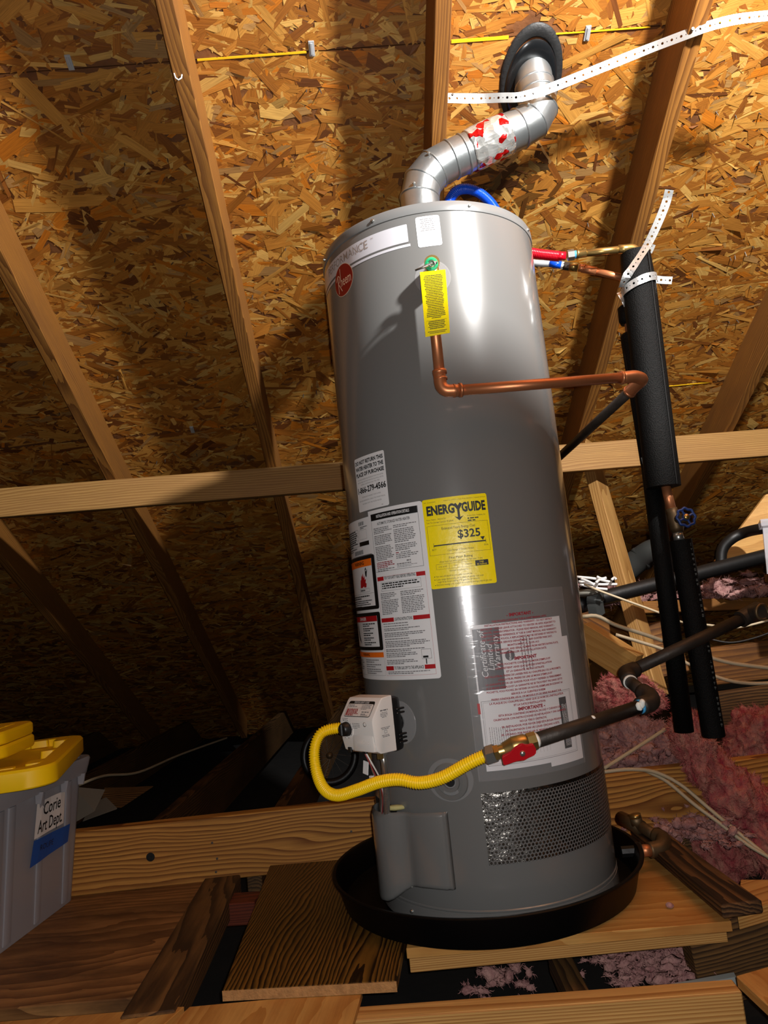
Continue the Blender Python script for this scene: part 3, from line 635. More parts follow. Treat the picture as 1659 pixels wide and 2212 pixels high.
# the sheet's left column starts lower than its right one: the tank shows in the notch
mesh('sheet_notch', wrap(rect2(-h-.001, math.radians(-47.2+55.5)*R-.0, 0, .012), -55.5, .8145, .0009), M['grey_paint'], lab)
A = lambda a: math.radians(a-ac)*R
Zt = lambda z: z-zc
P = lambda name, vf2, mat, off=.0012: stuffed(mesh(name, wrap(vf2, ac, zc, off), mat, lab))
P('black_header', rect2(A(-45.2), A(-17.6), Zt(.8025), Zt(.8165)), M['ink'])
mesh('header_lettering', wrap(move2(text2d('INSTALLATION AND OPERATION DETAILS', .0088, bold=.02, maxw=.085), A(-31.4), Zt(.8095)), ac, zc, .0017), M['white_label'], lab)
P('frame_lines', join(outline2(A(-45.2), A(-17.4), Zt(.695), Zt(.8165), .0006)), M['ink'])
P('subtitle', move2(text2d('AUTOMATIC STORAGE WATER HEATER', .0082, bold=.014, maxw=.084), A(-31.4), Zt(.794)), M['ink'])
cl, cm, cr = A(-44.0), A(-31.2), A(-18.4)
P('small_print', join(greek(cl, cm-.004, Zt(.786), 4, .0034, .55, seed=1), greek(cl, cm-.004, Zt(.770), 6, .0034, .55, seed=2), greek(cl, cm-.004, Zt(.747), 9, .0034, .55, seed=3), greek(cl, cm-.004, Zt(.7005), 2, .0034, .55, seed=5),
  greek(cm, cr, Zt(.785), 2, .0036, .5, seed=6), greek(cm, cr, Zt(.776), 8, .0036, .55, seed=7), greek(cm, cr, Zt(.745), 4, .0036, .55, seed=8), greek(cm+.012, cr, Zt(.729), 1, .0036, .5, seed=9), greek(cm, cr, Zt(.7254), 3, .0036, .5, seed=10), greek(cm+.024, cr-.016, Zt(.7118), 1, .004, .7, seed=11), greek(cm, cr, Zt(.7065), 1, .0032, .7, seed=12), greek(cm, cr, Zt(.7025), 2, .0028, .4, seed=13)), M['ink_grey'])
P('red_print', join(greek(cl, cm-.004, Zt(.7145), 4, .0034, .55, seed=4), greek(cm, cm+.010, Zt(.729), 1, .0036, .5, last=1)), M['ink_red'])
for zz, body, bw in ((.6805, 'FOR YOUR SAFETY READ BEFORE OPERATING', .078), (.5955, 'LIGHTING INSTRUCTIONS', .044), (.4985, 'TO TURN GAS OFF TO THE APPLIANCE', .072)):
    g = bw/2+.002
    P('red_bar', rect2(A(-44.9), A(-31)-g, Zt(zz)-.0042, Zt(zz)+.0042), M['red_band']); P('red_bar', rect2(A(-31)+g, A(-17.1), Zt(zz)-.0042, Zt(zz)+.0042), M['red_band'])
    P('heading', move2(text2d(body, .0085, bold=.02, maxw=bw), A(-31), Zt(zz)), M['ink'])
P('red_frame', outline2(A(-44.9), A(-17.1), Zt(.4835), Zt(.6845), .0004), M['red_band'])
P('warning_frame', join(outline2(A(-42.6), A(-19.6), Zt(.6545), Zt(.6725), .0004), greek(A(-42), A(-20.4), Zt(.6705), 3, .0045, .55, seed=20)), M['ink'])
P('small_print', join(greek(A(-43.6), A(-32.5), Zt(.6505), 4, .0034, .55, seed=21), greek(A(-43.6), A(-32.5), Zt(.636), 9, .0034, .55, seed=22), greek(A(-31), A(-18.2), Zt(.6505), 3, .0034, .55, seed=23), greek(A(-31), A(-18.2), Zt(.639), 10, .0034, .55, seed=24)), M['ink_grey'])
P('instruction_print', join(*[greek(A(-43.8), A(-18.3), Zt(.5885)-k, n_, .0034, .55, seed=30+i) for i, (k, n_) in enumerate(((0, 1), (.005, 1), (.010, 2), (.019, 3), (.031, 1), (.036, 4), (.052, 2)))], greek(A(-43.8), A(-24), Zt(.529), 3, .0034, .55, seed=40), greek(A(-43.8), A(-25), Zt(.515), 3, .0034, .55, seed=41), greek(A(-43.8), A(-18.3), Zt(.492), 2, .0034, .55, seed=42)), M['ink_grey'])
P('valve_drawing', join(outline2(A(-23.2), A(-18.4), Zt(.514), Zt(.533), .0005), rect2(A(-22.6), A(-20), Zt(.516), Zt(.520)), rect2(A(-21.4), A(-20.9), Zt(.504), Zt(.514), n=1)), M['ink'])
# left column: rating plate, fire warning, scald danger, warning
def field(z0, z1, a1=-46.6, a0=-90): return A(a0), A(a1), Zt(z0), Zt(z1)
gap = mesh('rating_gap', wrap(rect2(A(-96)-.002, A(-47.4), Zt(.7335), Zt(.7365)), ac, zc, .0009), M['grey_paint'], lab)
P('rating_plate_print', join(outline2(A(-90), A(-58.5), Zt(.757), Zt(.793), .0004), *[rect2(A(-90), A(-58.5), Zt(z), Zt(z)+.0004) for z in (.786, .778, .770, .763)], greek(A(-80), A(-59), Zt(.792), 8, .0045, .6, seed=51),
  *[rect2(A(-57)+k*.0027, A(-57)+k*.0027+.0011+.0008*(k % 3 == 0), Zt(.800), Zt(.808), n=1) for k in range(9)], greek(A(-56), A(-49), Zt(.797), 2, .003, .5, seed=52),
  outline2(A(-57), A(-50), Zt(.770), Zt(.790), .0003), rect2(A(-58), A(-48.6), Zt(.756), Zt(.765)), greek(A(-80), A(-60), Zt(.754), 2, .004, .5, seed=53),
  *[rect2(A(-66)+k*.0026, A(-66)+k*.0026+.0011+.0007*(k % 2), Zt(.739), Zt(.748), n=1) for k in range(19)]), M['ink'])
for z0, z1 in ((.6205, .7345), (.5355, .6145)):
    P('black_surround', rect2(*field(z0, z1, -45.6, -95), r=.005), M['ink'])
    mesh('panel_face', wrap(rect2(*field(z0+.0075, z1-.0075, -48.2, -95)), ac, zc, .0016), M['white_label'], lab)
P2 = lambda name, vf2, mat: stuffed(mesh(name, wrap(vf2, ac, zc, .0020), mat, lab))
P2('orange_bar', rect2(*field(.712, .727, -48.2, -95)), M['orange_band'])
mesh('warning_word', wrap(move2(text2d('WARNING', .011, bold=.02), A(-61), Zt(.7195)), ac, zc, .0024), M['ink'], lab)
fire = [(-.014, -.010), (.012, -.010), (.014, -.002), (.010, .0), (.0135, .008), (.008, .006), (.009, .016), (.004, .010), (.002, .021), (-.002, .013), (-.005, .018), (-.007, .008), (-.011, .006)]
P2('flame_drawing', ([Vector((A(-58)+a*1.15, Zt(.678)+b, 0)) for a, b in fire], [tuple(range(len(fire)))]), M['red_band'])
man = [(.003, .004), (.006, .006), (.0075, .012), (.010, .018), (.008, .022), (.0065, .017), (.0045, .0165), (.002, .021), (.0, .023), (.001, .018), (.0, .013), (.0005, .008)]
P2('figure_drawing', join(([Vector((A(-54.5)+a-.002, Zt(.685)+b, 0)) for a, b in man], [tuple(range(len(man)))]), move2(circ2(.0022, .0026, 12), A(-54.5)+.002, Zt(.707))), M['ink'])
P2('vapour_label', join(outline2(A(-63), A(-52), Zt(.658), Zt(.6655), .0004), greek(A(-62), A(-53), Zt(.6635), 1, .004, .7, seed=60), rect2(A(-95), A(-48.2), Zt(.6545), Zt(.6549)), greek(A(-80), A(-50), Zt(.651), 2, .0045, .6, seed=61), greek(A(-80), A(-50), Zt(.641), 4, .004, .5, seed=62)), M['ink'])
P2('danger_bar', rect2(*field(.5955, .607, -48.2, -95)), M['red_band'])
mesh('danger_word', wrap(move2(text2d('DANGER', .0095, bold=.02), A(-63), Zt(.6013)), ac, zc, .0024), M['white_label'], lab)
P2('scald_print', join(*[greek(A(-64), A(-50), Zt(.592)-k*.0098, 2, .0042, .55, seed=70+k) for k in range(5)]), M['ink'])
hand = [(-.004, .030), (-.001, .022), (0, .012), (.003, .0), (.007, -.006), (.010, -.016), (.005, -.012), (0, -.009), (-.004, -.002), (-.007, .010), (-.0065, .022)]
P2('hand_drawing', ([Vector((A(-72)+a*1.3, Zt(.565)+b, 0)) for a, b in hand], [tuple(range(len(hand)))]), M['ink'])
P2('orange_bar', rect2(*field(.521, .5315, -45.6, -95)), M['orange_band'])
mesh('warning_word', wrap(move2(text2d('WARNING', .0085, bold=.02), A(-63), Zt(.5263)), ac, zc, .0024), M['ink'], lab)
P2('warning_print', join(outline2(A(-95), A(-45.6), Zt(.484), Zt(.5315), .0004), greek(A(-64), A(-48), Zt(.5165), 2, .0042, .5, seed=80), greek(A(-64), A(-47), Zt(.507), 2, .0042, .5, seed=81), greek(A(-64), A(-46.5), Zt(.4975), 3, .0042, .5, seed=82), greek(A(-86), A(-67), Zt(.515), 6, .0044, .5, seed=83)), M['ink_grey'])
# --- yellow energy label
eg, ac2, zc2, h2, q2 = label('energy_label', -15.0, 14.6, .6465, .8245, M['yellow_label'], 'bright yellow energy cost label', .004, .001)
E_ = lambda name, vf2, mat=None: stuffed(mesh(name, wrap(vf2, ac2, zc2, .0016), mat or M['ink'], eg))
E_('title', join(move2(text2d('ENERG', .0255, 'RIGHT', bold=.045, maxw=.056), -.0008, .0645), move2(text2d('GUIDE', .0255, 'LEFT', bold=.045, maxw=.047), .0128, .0645),
   stroke2([(-.0005, .074), (.006, .064)], .006), stroke2([(.0125, .074), (.006, .064)], .006), stroke2([(.006, .066), (.006, .046)], .0045), ([Vector((-.003, .049, 0)), Vector((.006, .040, 0)), Vector((.015, .049, 0)), Vector((.006, .046, 0))], [(0, 1, 3), (1, 2, 3)])))
E_('small_print', join(move2(text2d('U.S. Government', .0034, 'LEFT'), -.061, .0825), move2(text2d('Federal law prohibits removal of this label before consumer purchase', .0033, 'RIGHT', maxw=.083), .062, .0825),
   move2(text2d('Water Heater - Natural Gas', .0042, 'LEFT', maxw=.04), -.060, .0475), move2(text2d('Tank Size (Storage Capacity): 40 gallons', .0042, 'LEFT', maxw=.054), -.060, .0415), move2(text2d('Rheem Sales Company, Inc.', .004, 'LEFT', maxw=.036), .022, .0475), greek(.022, .05, .0435, 2, .0045, .5, seed=90),
   move2(text2d('Cost Range of Similar Models', .0048, maxw=.052), .002, -.0165), move2(text2d('$277', .0042), -.050, -.0125), move2(text2d('$336', .0042), .0525, -.0125), move2(text2d('(How much hot water you get in the first hour of use)', .0047, maxw=.084), .0, -.0375), move2(text2d('Estimated Yearly Energy Use', .0043, maxw=.036), -.006, -.0565),
   move2(text2d('Your cost will depend on your utility rates and use.', .0048, 'LEFT', maxw=.072), -.053, -.0655), move2(text2d('Cost range based only on models of similar size and', .0048, 'LEFT', maxw=.092), -.053, -.0715), move2(text2d('high first hour rating (75 gallons or more).', .0048, 'LEFT', maxw=.085), -.050, -.0765), move2(text2d('Estimated energy cost is based on a national average natural gas cost', .0048, 'LEFT', maxw=.108), -.053, -.0820), move2(text2d('of $1.21 per therm.', .0048, 'LEFT', maxw=.04), -.050, -.0868-.0) if False else ([], [])))
E_('cost_frame', join(outline2(-.0600, .0605, -.0235, .0355, .0005), rect2(-.050, .0525, -.006, -.0035), rect2(-.0503, -.0497, -.009, .0005, n=1), rect2(.0522, .0528, -.009, .0005, n=1), rect2(-.0243, -.0239, -.008, -.004, n=1), rect2(.001, .0014, -.008, -.004, n=1), rect2(.027, .0274, -.008, -.004, n=1), ([Vector((.0425, .004, 0)), Vector((.0515, .004, 0)), Vector((.047, -.0035, 0))], [(0, 2, 1)])))
E_('estimate_line', move2(text2d('Estimated Yearly Energy Cost', .0072, bold=.006, maxw=.066), .002, .0275))
E_('price', move2(text2d('$325', .0225, bold=.02), .0215, .0125))
E_('rating_line', join(move2(text2d('First Hour Rating', .0066, bold=.006), .0, -.0310), outline2(-.050, .0525, -.0520, -.0415, .0004), rect2(-.0241, -.0237, -.052, -.0415, n=1), rect2(.0012, .0016, -.052, -.0415, n=1), rect2(.0268, .0525, -.052, -.0415), move2(text2d('very small', .0042), -.037, -.0468), move2(text2d('low', .0042), -.011, -.0468), move2(text2d('medium', .0042), .014, -.0468)))
mesh('rating_box_lettering', wrap(join(move2(text2d('High', .0045), .0395, -.0447), move2(text2d('85 Gallons', .0045), .0395, -.0493)), ac2, zc2, .0021), M['yellow_label'], eg)
E_('bullets', join(*[move2(circ2(.0009, .0009, 8), -.0555, t) for t in (-.0655, -.0715, -.082)]))
# --- document pouch
pch = mesh('paper_sheet', wrap(rect2(0, math.radians(46)*R, 0, .273), 0.2, .296, .0012), M['white_label'], heater, True); pch['label'] = 'white warranty papers inside the clear pouch'
mesh('front_paper', wrap(rect2(0, math.radians(20.5)*R, 0, .24), 29.8, .288, .0010), M['white_label'], pch, True)
Q = lambda name, vf2, mat, off=.0016: stuffed(mesh(name, wrap(vf2, 0, 0, off), mat, pch))
q_ = lambda a: math.radians(a)*R
Q('grey_cover', rect2(q_(0.9), q_(12.8), .4445, .5615), M['cert_grey'])
Q('cover_title', join(*[move2(text2d(b, .0175, italic=.25, xs=.95, align_='LEFT'), q_(s), z, math.pi/2) for b, s, z in (('Certificate of', 4.6, .467), ('Limited', 7.6, .480), ('Warranty', 10.6, .480))]), M['white_label'], .0022)
Q('cover_badge', join(move2(circ2(.0098, .0098, 24), q_(16.4), .5055)), M['cert_grey'])
Q('cover_badge_text', move2(text2d('Rheem', .0062, bold=.02), q_(16.4), .5055, math.pi/2), M['white_label'], .0022)
Q('lower_certificate', join(outline2(q_(1.2), q_(46.5), .305, .425, .0008), outline2(q_(1.9), q_(45.9), .308, .422, .0004), *[rect2(q_(20)+k*.0075, q_(20)+k*.0075+.0003, .318, .415, n=1) for k in range(7)]), M['ink_grey'])
Q('certificate_block', rect2(q_(38.5), q_(43.0), .315, .412), M['ink'], .0016)
Q('certificate_block_print', join(*[move2(greek(0, .088, 0, 1, .002, .5, seed=200+k, last=.9), q_(39.6)+k*.0028, .320, math.pi/2) for k in range(5)]), M['white_label'], .0022)
Q('vertical_print', join(*[move2(greek(0, .09, 0, 1, .0026, .4, seed=100+k), q_(3.4)+k*.0042, .322, math.pi/2) for k in range(10)], *[move2(greek(0, .07, 0, 1, .0036, .5, seed=120+k, last=.9), q_(22)+k*.0065, .475, math.pi/2) for k in range(4)]), M['ink_grey'])
RD_ = lambda body, sz, a, z, b=.0, mw=None: move2(text2d(body, sz, bold=b, maxw=mw), q_(a), z)
Lr = [('- IMPORTANT -', .0085, 23.5, .582, .045, None), ('IMPORTANT', .0085, 23.5, .4985, .045, None), ('IMPORTANTE -', .0085, 23.5, .4035, .045, None)]
body = ['THIS POUCH CONTAINS "USE & CARE" MANUAL WITH', 'INSTALLATION INSTRUCTIONS AND WARRANTY - DO NOT DESTROY', 'INSTALLER - PLEASE LEAVE ATTACHED TO HEATER OR AFFIX ADJACENT TO', 'HEATER, OWNER/OPERATOR - PLEASE READ MANUAL AND WARRANTY -', 'KEEP FOR FUTURE REFERENCE. IF "USE & CARE" MANUAL AND WARRANTY', 'ARE NOT IN THIS POUCH, A REPLACEMENT MAY BE OBTAINED BY WRITING TO:', 'CUSTOMER SERVICE DEPARTMENT, 2600 GUNTER PARK EAST,', 'MONTGOMERY, AL 36109-1413', "NOTE: INCLUDE MODEL AND SERIAL NUMBER FROM HEATER'S RATING PLATE,", 'NAME INSTALLER AND INSTALLATION DATE.']
fr = ["CETTE POCHETTE CONTIENT LE MODE D'EMPLOI ET", "D'ENTRETIENT AINSI QUE LE MODE D'INSTALLATION", 'ET LA GARANTIE. NE PAS DETRUITE', 'INSTALLATEUR: PRIERE DE LAISSER FIXE AU CHAUFFE-EAU OU A PROXIMITE.', "UTILISATEUR: PRIERE DE LIRE LE MODE D'EMPLOI ET", 'LA GARANTIE ET DE LES GARDER POUR VOUS Y REFERER ULTERIEUREMENT.', "SI LE MODE D'EMPLOI ET LA GARANTIE NE SE TROUVENT PAS DANS CETTE", 'POCHETTE, VOUS POUVEZ, EN OBTENIR UN NOUVEL EXEMPLAIRE EN ECRIVANT AU', 'SERVICE A LA CLIENTELE RHEEM', "PRIERE D'INDIQUER LES N  DE MODELE ET DE SERIE FIGURANT SUR", "LA PLAQUE DU CHAUFFE-EAU, AINSI QUE LE NOM DE L'INSTALLATEUR", "ET LA DATE D'INSTALLATION."]
es = ['ESTA BOLSA CONTIENE UN MANUAL DE USO Y CUIDADO DEL', 'CALENTADOR CON INSTRUCCIONES DE INSTALACION Y UNA GARANTIA', 'NO LA TIRE O DESTRUYA', 'SR. INSTALADOR: POR FAVOR DEJE ESTA BOLSA PEGADA', 'AL CALENTADOR O EN UN LUGAR CERCANO A ESTE.', 'SR. USUARIO: POR FAVOR LEA EL MANUAL Y LA GARANTIA', 'Y CONSERVELOS PARA FUTURA REFERENCIA.', 'SI EL MANUAL DE USO Y LA GARANTIA NO ESTAN', 'EN ESTA BOLSA, PUEDE OBTENER OTRO']
for z0, dz, rows in ((.5725, .0068, body), (.4900, .0071, fr), (.3955, .0072, es)):
    for i, b in enumerate(rows): Lr.append((b, .0050, 23.5 if rows is not fr else 23.0, z0-i*dz, .035, min(.165, .0027*len(b))))
pr = mesh('pouch_print', wrap(join(*[RD_(*l) for l in Lr]), 0, 0, .0034), M['ink_red'], heater); pr['kind'] = 'stuff'; pr['label'] = 'dark red trilingual notice printed on the pouch'
mesh('red_tab', wrap(rect2(-.0025, .0025, -.010, .010), 0.0, .412, .0034), M['red_band'], pr)
mesh('document_pouch', wrap(rect2(0, q_(54.5), 0, .348, .004), -3.6, .279, .0030), M['film'], heater, True)['label'] = 'clear plastic document pouch'
mesh('pouch_seam', join(wrap(rect2(0, q_(54.5), 0, .0012), -3.6, .6, .0034), wrap(rect2(0, .0018, 0, .348, n=1), -3.6, .279, .0036), wrap(rect2(0, .0018, 0, .348, n=1), 50.2, .279, .0036)), M['film'], bpy.data.objects['document_pouch'])
# --- perforated intake screen: real holes in a curved sheet
def perforated(a0, a1, z0, z1, pitch, rh, off):
    V, F = [], []; dx = pitch; dz = pitch*math.sqrt(3)/2; s0, s1 = q_(a0), q_(a1); row = 0; z = z0+dz/2
    while z < z1-dz*.4:
        s = s0+dx/2+(dx/2 if row % 2 else 0)
        while s < s1-dx*.4:
            b = len(V)
            for k in range(6):
                a = math.pi/6+k*math.pi/3; V.append(Vector((s+pitch/math.sqrt(3)*math.cos(a), z+pitch/math.sqrt(3)*math.sin(a), 0)))
            for k in range(12):
                a = math.pi/6+k*math.pi/6; V.append(Vector((s+rh*math.cos(a), z+rh*math.sin(a), 0)))
            for k in range(6):
                i0, i1 = b+k, b+(k+1) % 6; h0, h1, h2 = b+6+2*k, b+6+2*k+1, b+6+(2*k+2) % 12
                F += [(i0, h1, h0), (i0, i1, h1), (i1, h2, h1)]
            s += dx
        z += dz; row += 1
    return wrap((V, F), 0, 0, off)
sc_ = mesh('foil_lining', wrap(rect2(q_(-3.4), q_(150), .128, .257), 0, 0, .0004), M['foil_lining'], heater, True)
mesh('perforated_screen', perforated(-3.2, 150, .1285, .256, .0074, .0027, .0016), M['screen'], sc_)
# --- knockout ring, drip putty
kp = cyl(-16.4, .281, .0)
kn_ = mesh('side_port', lathe([(.036, .0), (.034, .003), (.026, .004), (.0255, .0015), (.020, .0015), (.019, .006), (.013, .006), (.012, .001), (.009, .001)], 40, align(kp-Vector((kp.x, kp.y, 0)).normalized()*.001, Vector((kp.x, kp.y, 0)))), M['grey_paint'], heater, True, 30)
mesh('port_hole', lathe([(.010, 0), (.0001, .0001)], 20, align(kp+Vector((kp.x, kp.y, 0)).normalized()*.0012, Vector((kp.x, kp.y, 0)))), M['black_door'], kn_)
mesh('port_plate', wrap(circ2(.046, .040), -16.4, .284, .0012), M['clear_disc'], kn_)
# --- burner door: flat flange at the right, rolled hood at the left
def door():
    prof = [(-67, .001), (-65.5, .012), (-63, .022), (-59, .032), (-54, .039), (-50, .040), (-47, .036), (-44.5, .028), (-42.5, .019), (-40.5, .0125), (-39, .0105), (-37, .0125), (-34, .013), (-22, .0125), (-21.3, .0095), (-20.4, .0095), (-19.6, .009), (-19.0, .001)]
    zb = {-67: .050, -65.5: .048, -63: .046, -59: .045, -54: .047, -50: .051, -47: .058, -44.5: .067, -42.5: .075, -40.5: .080, -39: .0825, -37: .084, -34: .0845}
    V, F = [], []
    zs_ = [0, .03, .06, .5, .94, 1]
    for a, o in prof:
        lo, hi = zb.get(a, .086), (.2265 if a > -34 else .222-.0003*max(0, -34-a)*.3)
        for k, f in enumerate(zs_):
            oo = o*(.86 if k in (0, 5) and o > .008 else 1)
            V.append(cyl(a, lo+(hi-lo)*f, oo))
    n = len(zs_)
    for i in range(len(prof)-1):
        for k in range(n-1): F.append((i*n+k, (i+1)*n+k, (i+1)*n+k+1, i*n+k+1))
    return V, F
dr = mesh('burner_door', door(), M['grey_paint'], heater, True, 55)
sm = dr.modifiers.new('thickness', 'SOLIDIFY'); sm.thickness = .0012; sm.offset = -1
mesh('putty', blob(cyl(-46, .226, .008), (.022, .010, .006), .3, 60, 2, 3), M['putty'], heater, True)
mesh('rear_opening', wrap(rect2(q_(-75), q_(-48), .21, .226), 0, 0, .001), M['black_door'], dr)
# --- gas control valve
ga = -41; gp = cyl(ga, .402, 0); gn = Vector((gp.x, gp.y, 0)).normalized(); gx = Vector((-gn.y, gn.x, 0)); GM = frame(gp, gx*.86, gn*.95, (0, 0, .84))
gv = thing('gas_control_valve', 'white gas control valve with black back, knob and status light card on the tank', 'gas valve', gp)
def gpart(name, vf, mat, sm=False, parent=None): return mesh(name, xf(vf, GM), mat, parent or gv, sm, 35 if sm else None)
gpart('mounting_neck', sweep([(0, -.004, -.01), (0, .04, -.01)], .022, 20), M['black_plastic'], True)
gpart('mounting_plate', lathe([(.050, 0), (.049, .001), (.0001, .001)], 40, align((.012, .0015, -.012), (0, 1, 0))), M['clear_disc'])
bk = gpart('black_housing', xf(rbox((.112, .030, .122), .010, 2), Matrix.Translation((0, .047, -.004))), M['black_plastic'], True)
for k, z in enumerate((-.045, -.036, -.028, .020, .029)): gpart('cooling_rib', xf(rbox((.008, .022, .004), .0012, 1), Matrix.Translation((.058, .040, z))), M['black_plastic'], False, bk)
# body: profile in depth/height, sloping card face on top, extruded sideways
bp = [(.058, -.062), (.100, -.060), (.108, -.054), (.1135, -.030), (.1155, .012), (.113, .020), (.090, .054), (.084, .060), (.058, .062)]
def body_():
    xs = [(-.056, .94), (-.0545, .985), (-.050, 1), (.050, 1), (.0545, .985), (.056, .94)]; V, F = [], []; n = len(bp)
    for x, k in xs:
        for d, z in bp: V.append(Vector((x, .058+(d-.058)*k, z*(.5+.5*k))))
    for i in range(len(xs)-1):
        for j in range(n-1): F.append((i*n+j, i*n+j+1, (i+1)*n+j+1, (i+1)*n+j))
        F.append((i*n+n-1, i*n, (i+1)*n, (i+1)*n+n-1))
    F.append(tuple(range(n-1, -1, -1))); F.append(tuple((len(xs)-1)*n+k for k in range(n)))
    return V, F
wb = gpart('white_body', body_(), M['white_plastic'], True)
sl = Vector((0, .090-.113, .054-.020)).normalized(); so = Vector((0, .1015, .037)); sn = Vector((1, 0, 0)).cross(sl)*1
sn = Vector((0, sl.z, -sl.y))
SM = frame(so+sn*.0006, (1, 0, 0), sl, sn)      # card plane: x right, y up the slope
cardp = lambda name, vf2, mat, lift=0: gpart(name, xf(vf2, SM@Matrix.Translation((0, 0, lift))), mat, False, wb)
cardp('status_card', rect2(-.044, .044, -.019, .019, .005), M['ink'])
cardp('card_face', rect2(-.0425, .0425, -.0175, .0120, .003), M['paper'], .0003)
cardp('card_title', move2(text2d('STATUS LIGHT CODE', .0058, bold=.015, maxw=.05), 0, .0152), M['white_label'], .0005)
cardp('card_print', join(greek(.006, .040, .010, 4, .0032, .5, seed=300), greek(-.040, -.018, .010, 2, .0034, .6, seed=301), greek(.012, .036, -.006, 2, .005, .5, seed=302), rect2(.004, .0044, -.0175, .012, n=1), rect2(-.042, .004, .0020, .0024, n=1), greek(-.030, .002, .0066, 1, .003, .6, seed=303), *[rect2(.012+k*.0017, .0129+k*.0017, -.0165, -.0135, n=1) for k in range(14)]), M['ink_grey'], .0005)
cardp('card_red_print', join(rect2(-.040, -.034, -.016, .0), greek(-.033, .002, .000, 5, .0034, .8, seed=304)), M['wire_red'], .0006)
FM = frame((0, .1158, 0), (1, 0, 0), (0, 0, 1), (0, -1, 0)); FM = frame((0, .1158, 0), (1, 0, 0), (0, 0, 1), (0, 1, 0))
fp_ = lambda name, vf2, mat, lift=0: gpart(name, [FM@Vector((p[0], p[1], lift)) for p in vf2[0]] and ([FM@Vector((p[0], p[1], lift)) for p in vf2[0]], vf2[1]), mat, False, wb)
gpart('temperature_knob', lathe([(.0165, 0), (.0165, .004), (.0145, .014), (.012, .0165), (.0001, .017)], 28, align((-.033, .1125, -.006), (0, 1, 0))), M['black_plastic'], True)
gpart('knob_grip', xf(rbox((.006, .008, .028), .002, 1), Matrix.Translation((-.033, .1275, -.006))), M['black_plastic'])
gpart('dial_rim', lathe([(.024, 0), (.022, .004), (.0175, .004), (.0172, 0)], 32, align((-.033, .1115, -.006), (0, 1, 0))), M['white_plastic'], True)
fp_('dial_marks', join(*[move2(rect2(-.001, .001, -.0016, .0016, n=1), -.033+.0205*math.cos(a), -.006+.0205*math.sin(a), a) for a in [k*math.pi/5 for k in range(10)]]), M['ink_grey'], .001)
fp_('face_print', join(greek(-.044, -.020, .018, 2, .0034, .4, seed=310), greek(-.012, .016, .008, 4, .0034, .4, seed=311)), M['ink_grey'], .0004)
gpart('status_light', lathe([(.0055, 0), (.005, .0015), (.0035, .0005), (.0001, .0005)], 16, align((.030, .1145, .006), (0, 1, 0))), M['steel'], True)
fp_('embossed_name', move2(text2d('resideo', .017, maxw=.042), .020, -.033), M['white_plastic'], -.0005)
gpart('front_step', xf(rbox((.070, .010, .038), .004, 2), Matrix.Translation((.018, .1105, -.036))), M['white_plastic'], True, wb)
fp_('brand_word', join(move2(text2d('resideo', .0165, maxw=.042), .020, -.033), rect2(-.0055, -.0048, -.045, -.022, n=1), rect2(.0445, .0452, -.045, -.022, n=1)), M['paper'], .0006)
for x in (-.036, .014): gpart('wire_port', xf(rbox((.012, .006, .012), .001, 1), Matrix.Translation((x, .1085, -.054))), M['black_plastic'])
RMx = frame((.0562, .083, 0), (0, -1, 0), (0, 0, 1), (1, 0, 0))
rp_ = lambda name, vf2, mat: gpart(name, ([RMx@Vector((p[0], p[1], .0004)) for p in vf2[0]], vf2[1]), mat, False, wb)
rp_('side_print', join(greek(-.010, .012, .034, 1, .005, .6, 'C', 320, .95), greek(-.010, .010, .028, 4, .0032, .45, 'C', 321), greek(-.012, .013, -.0045, 2, .003, .5, 'C', 322, .8), greek(-.011, .012, -.021, 2, .003, .5, 'C', 323, .8), outline2(-.003, .004, -.018, -.011, .0008)), M['ink_grey'])
gpart('inlet_fitting', sweep([(-.056, .070, -.012), (-.066, .070, -.012), (-.066, .070, -.012001), (-.078, .070, -.012)], [.0135, .0135, .012, .012], 8), M['old_brass'])
gpart('pilot_tube_nut', sweep([(.030, .082, -.062), (.030, .082, -.076)], .0075, 6), M['brass'])
gpart('thermocouple_nut', sweep([(.006, .092, -.062), (.006, .092, -.078)], .0048, 6), M['brass'])
gpart('burner_nipple', sweep([(.024, .072, -.060), (.024, .072, -.07)], .011, 8), M['steel'])
# tubes and wires down to the burner
w0 = GM@Vector((.026, .075, -.070))
def run(name, a, mat, r, b, mids=()): return mesh(name, sweep(crom([GM@Vector(a)]+[GM@Vector(m) for m in mids]+[GM@Vector(b)], 8), r, 8), mat, gv, True)
GI = GM.inverted()
ft = [GM@Vector((.028, .074, -.066)), GM@Vector((.022, .068, -.11)), cyl(-50, .200, .020)]
fP = resample(crom(ft, 12), .0015); mesh('burner_tube', sweep(fP, [.0062+(.0012*math.sin(i*2.1) if i > 30 else 0) for i in range(len(fP))], 12), M['steel'], gv, True)
run('pilot_wire', (.014, .108, -.056), M['wire_white'], .0016, GI@cyl(-55, .2, .020), [(.024, .100, -.085), (.020, .082, -.12), (.004, .066, -.16)])
run('igniter_wire', (.010, .108, -.056), M['wire_red'], .0013, GI@cyl(-53, .2, .024), [(.016, .102, -.08), (.014, .085, -.12), (.006, .068, -.16)])
run('thermocouple_lead', (.006, .092, -.076), M['steel'], .0016, GI@cyl(-57, .2, .018), [(.008, .09, -.10), (.008, .080, -.13), (-.006, .064, -.16)])
tg = xf(rbox((.017, .002, .030), .0006, 1), frame((-.008, .094, -.096), (.98, 0, -.2), (0, 1, 0), (.2, 0, .98))); gpart('wire_tag', tg, M['white_label'])
gpart('wire_connector', xf(rbox((.010, .007, .018), .001, 1), Matrix.Translation((.004, .09, -.122))), M['wire_white'])

# ================================================================== things round the heater
def atx(x, y, X):
    d = ray(x, y); return CAM+d*((X-CAM.x)/d.x)
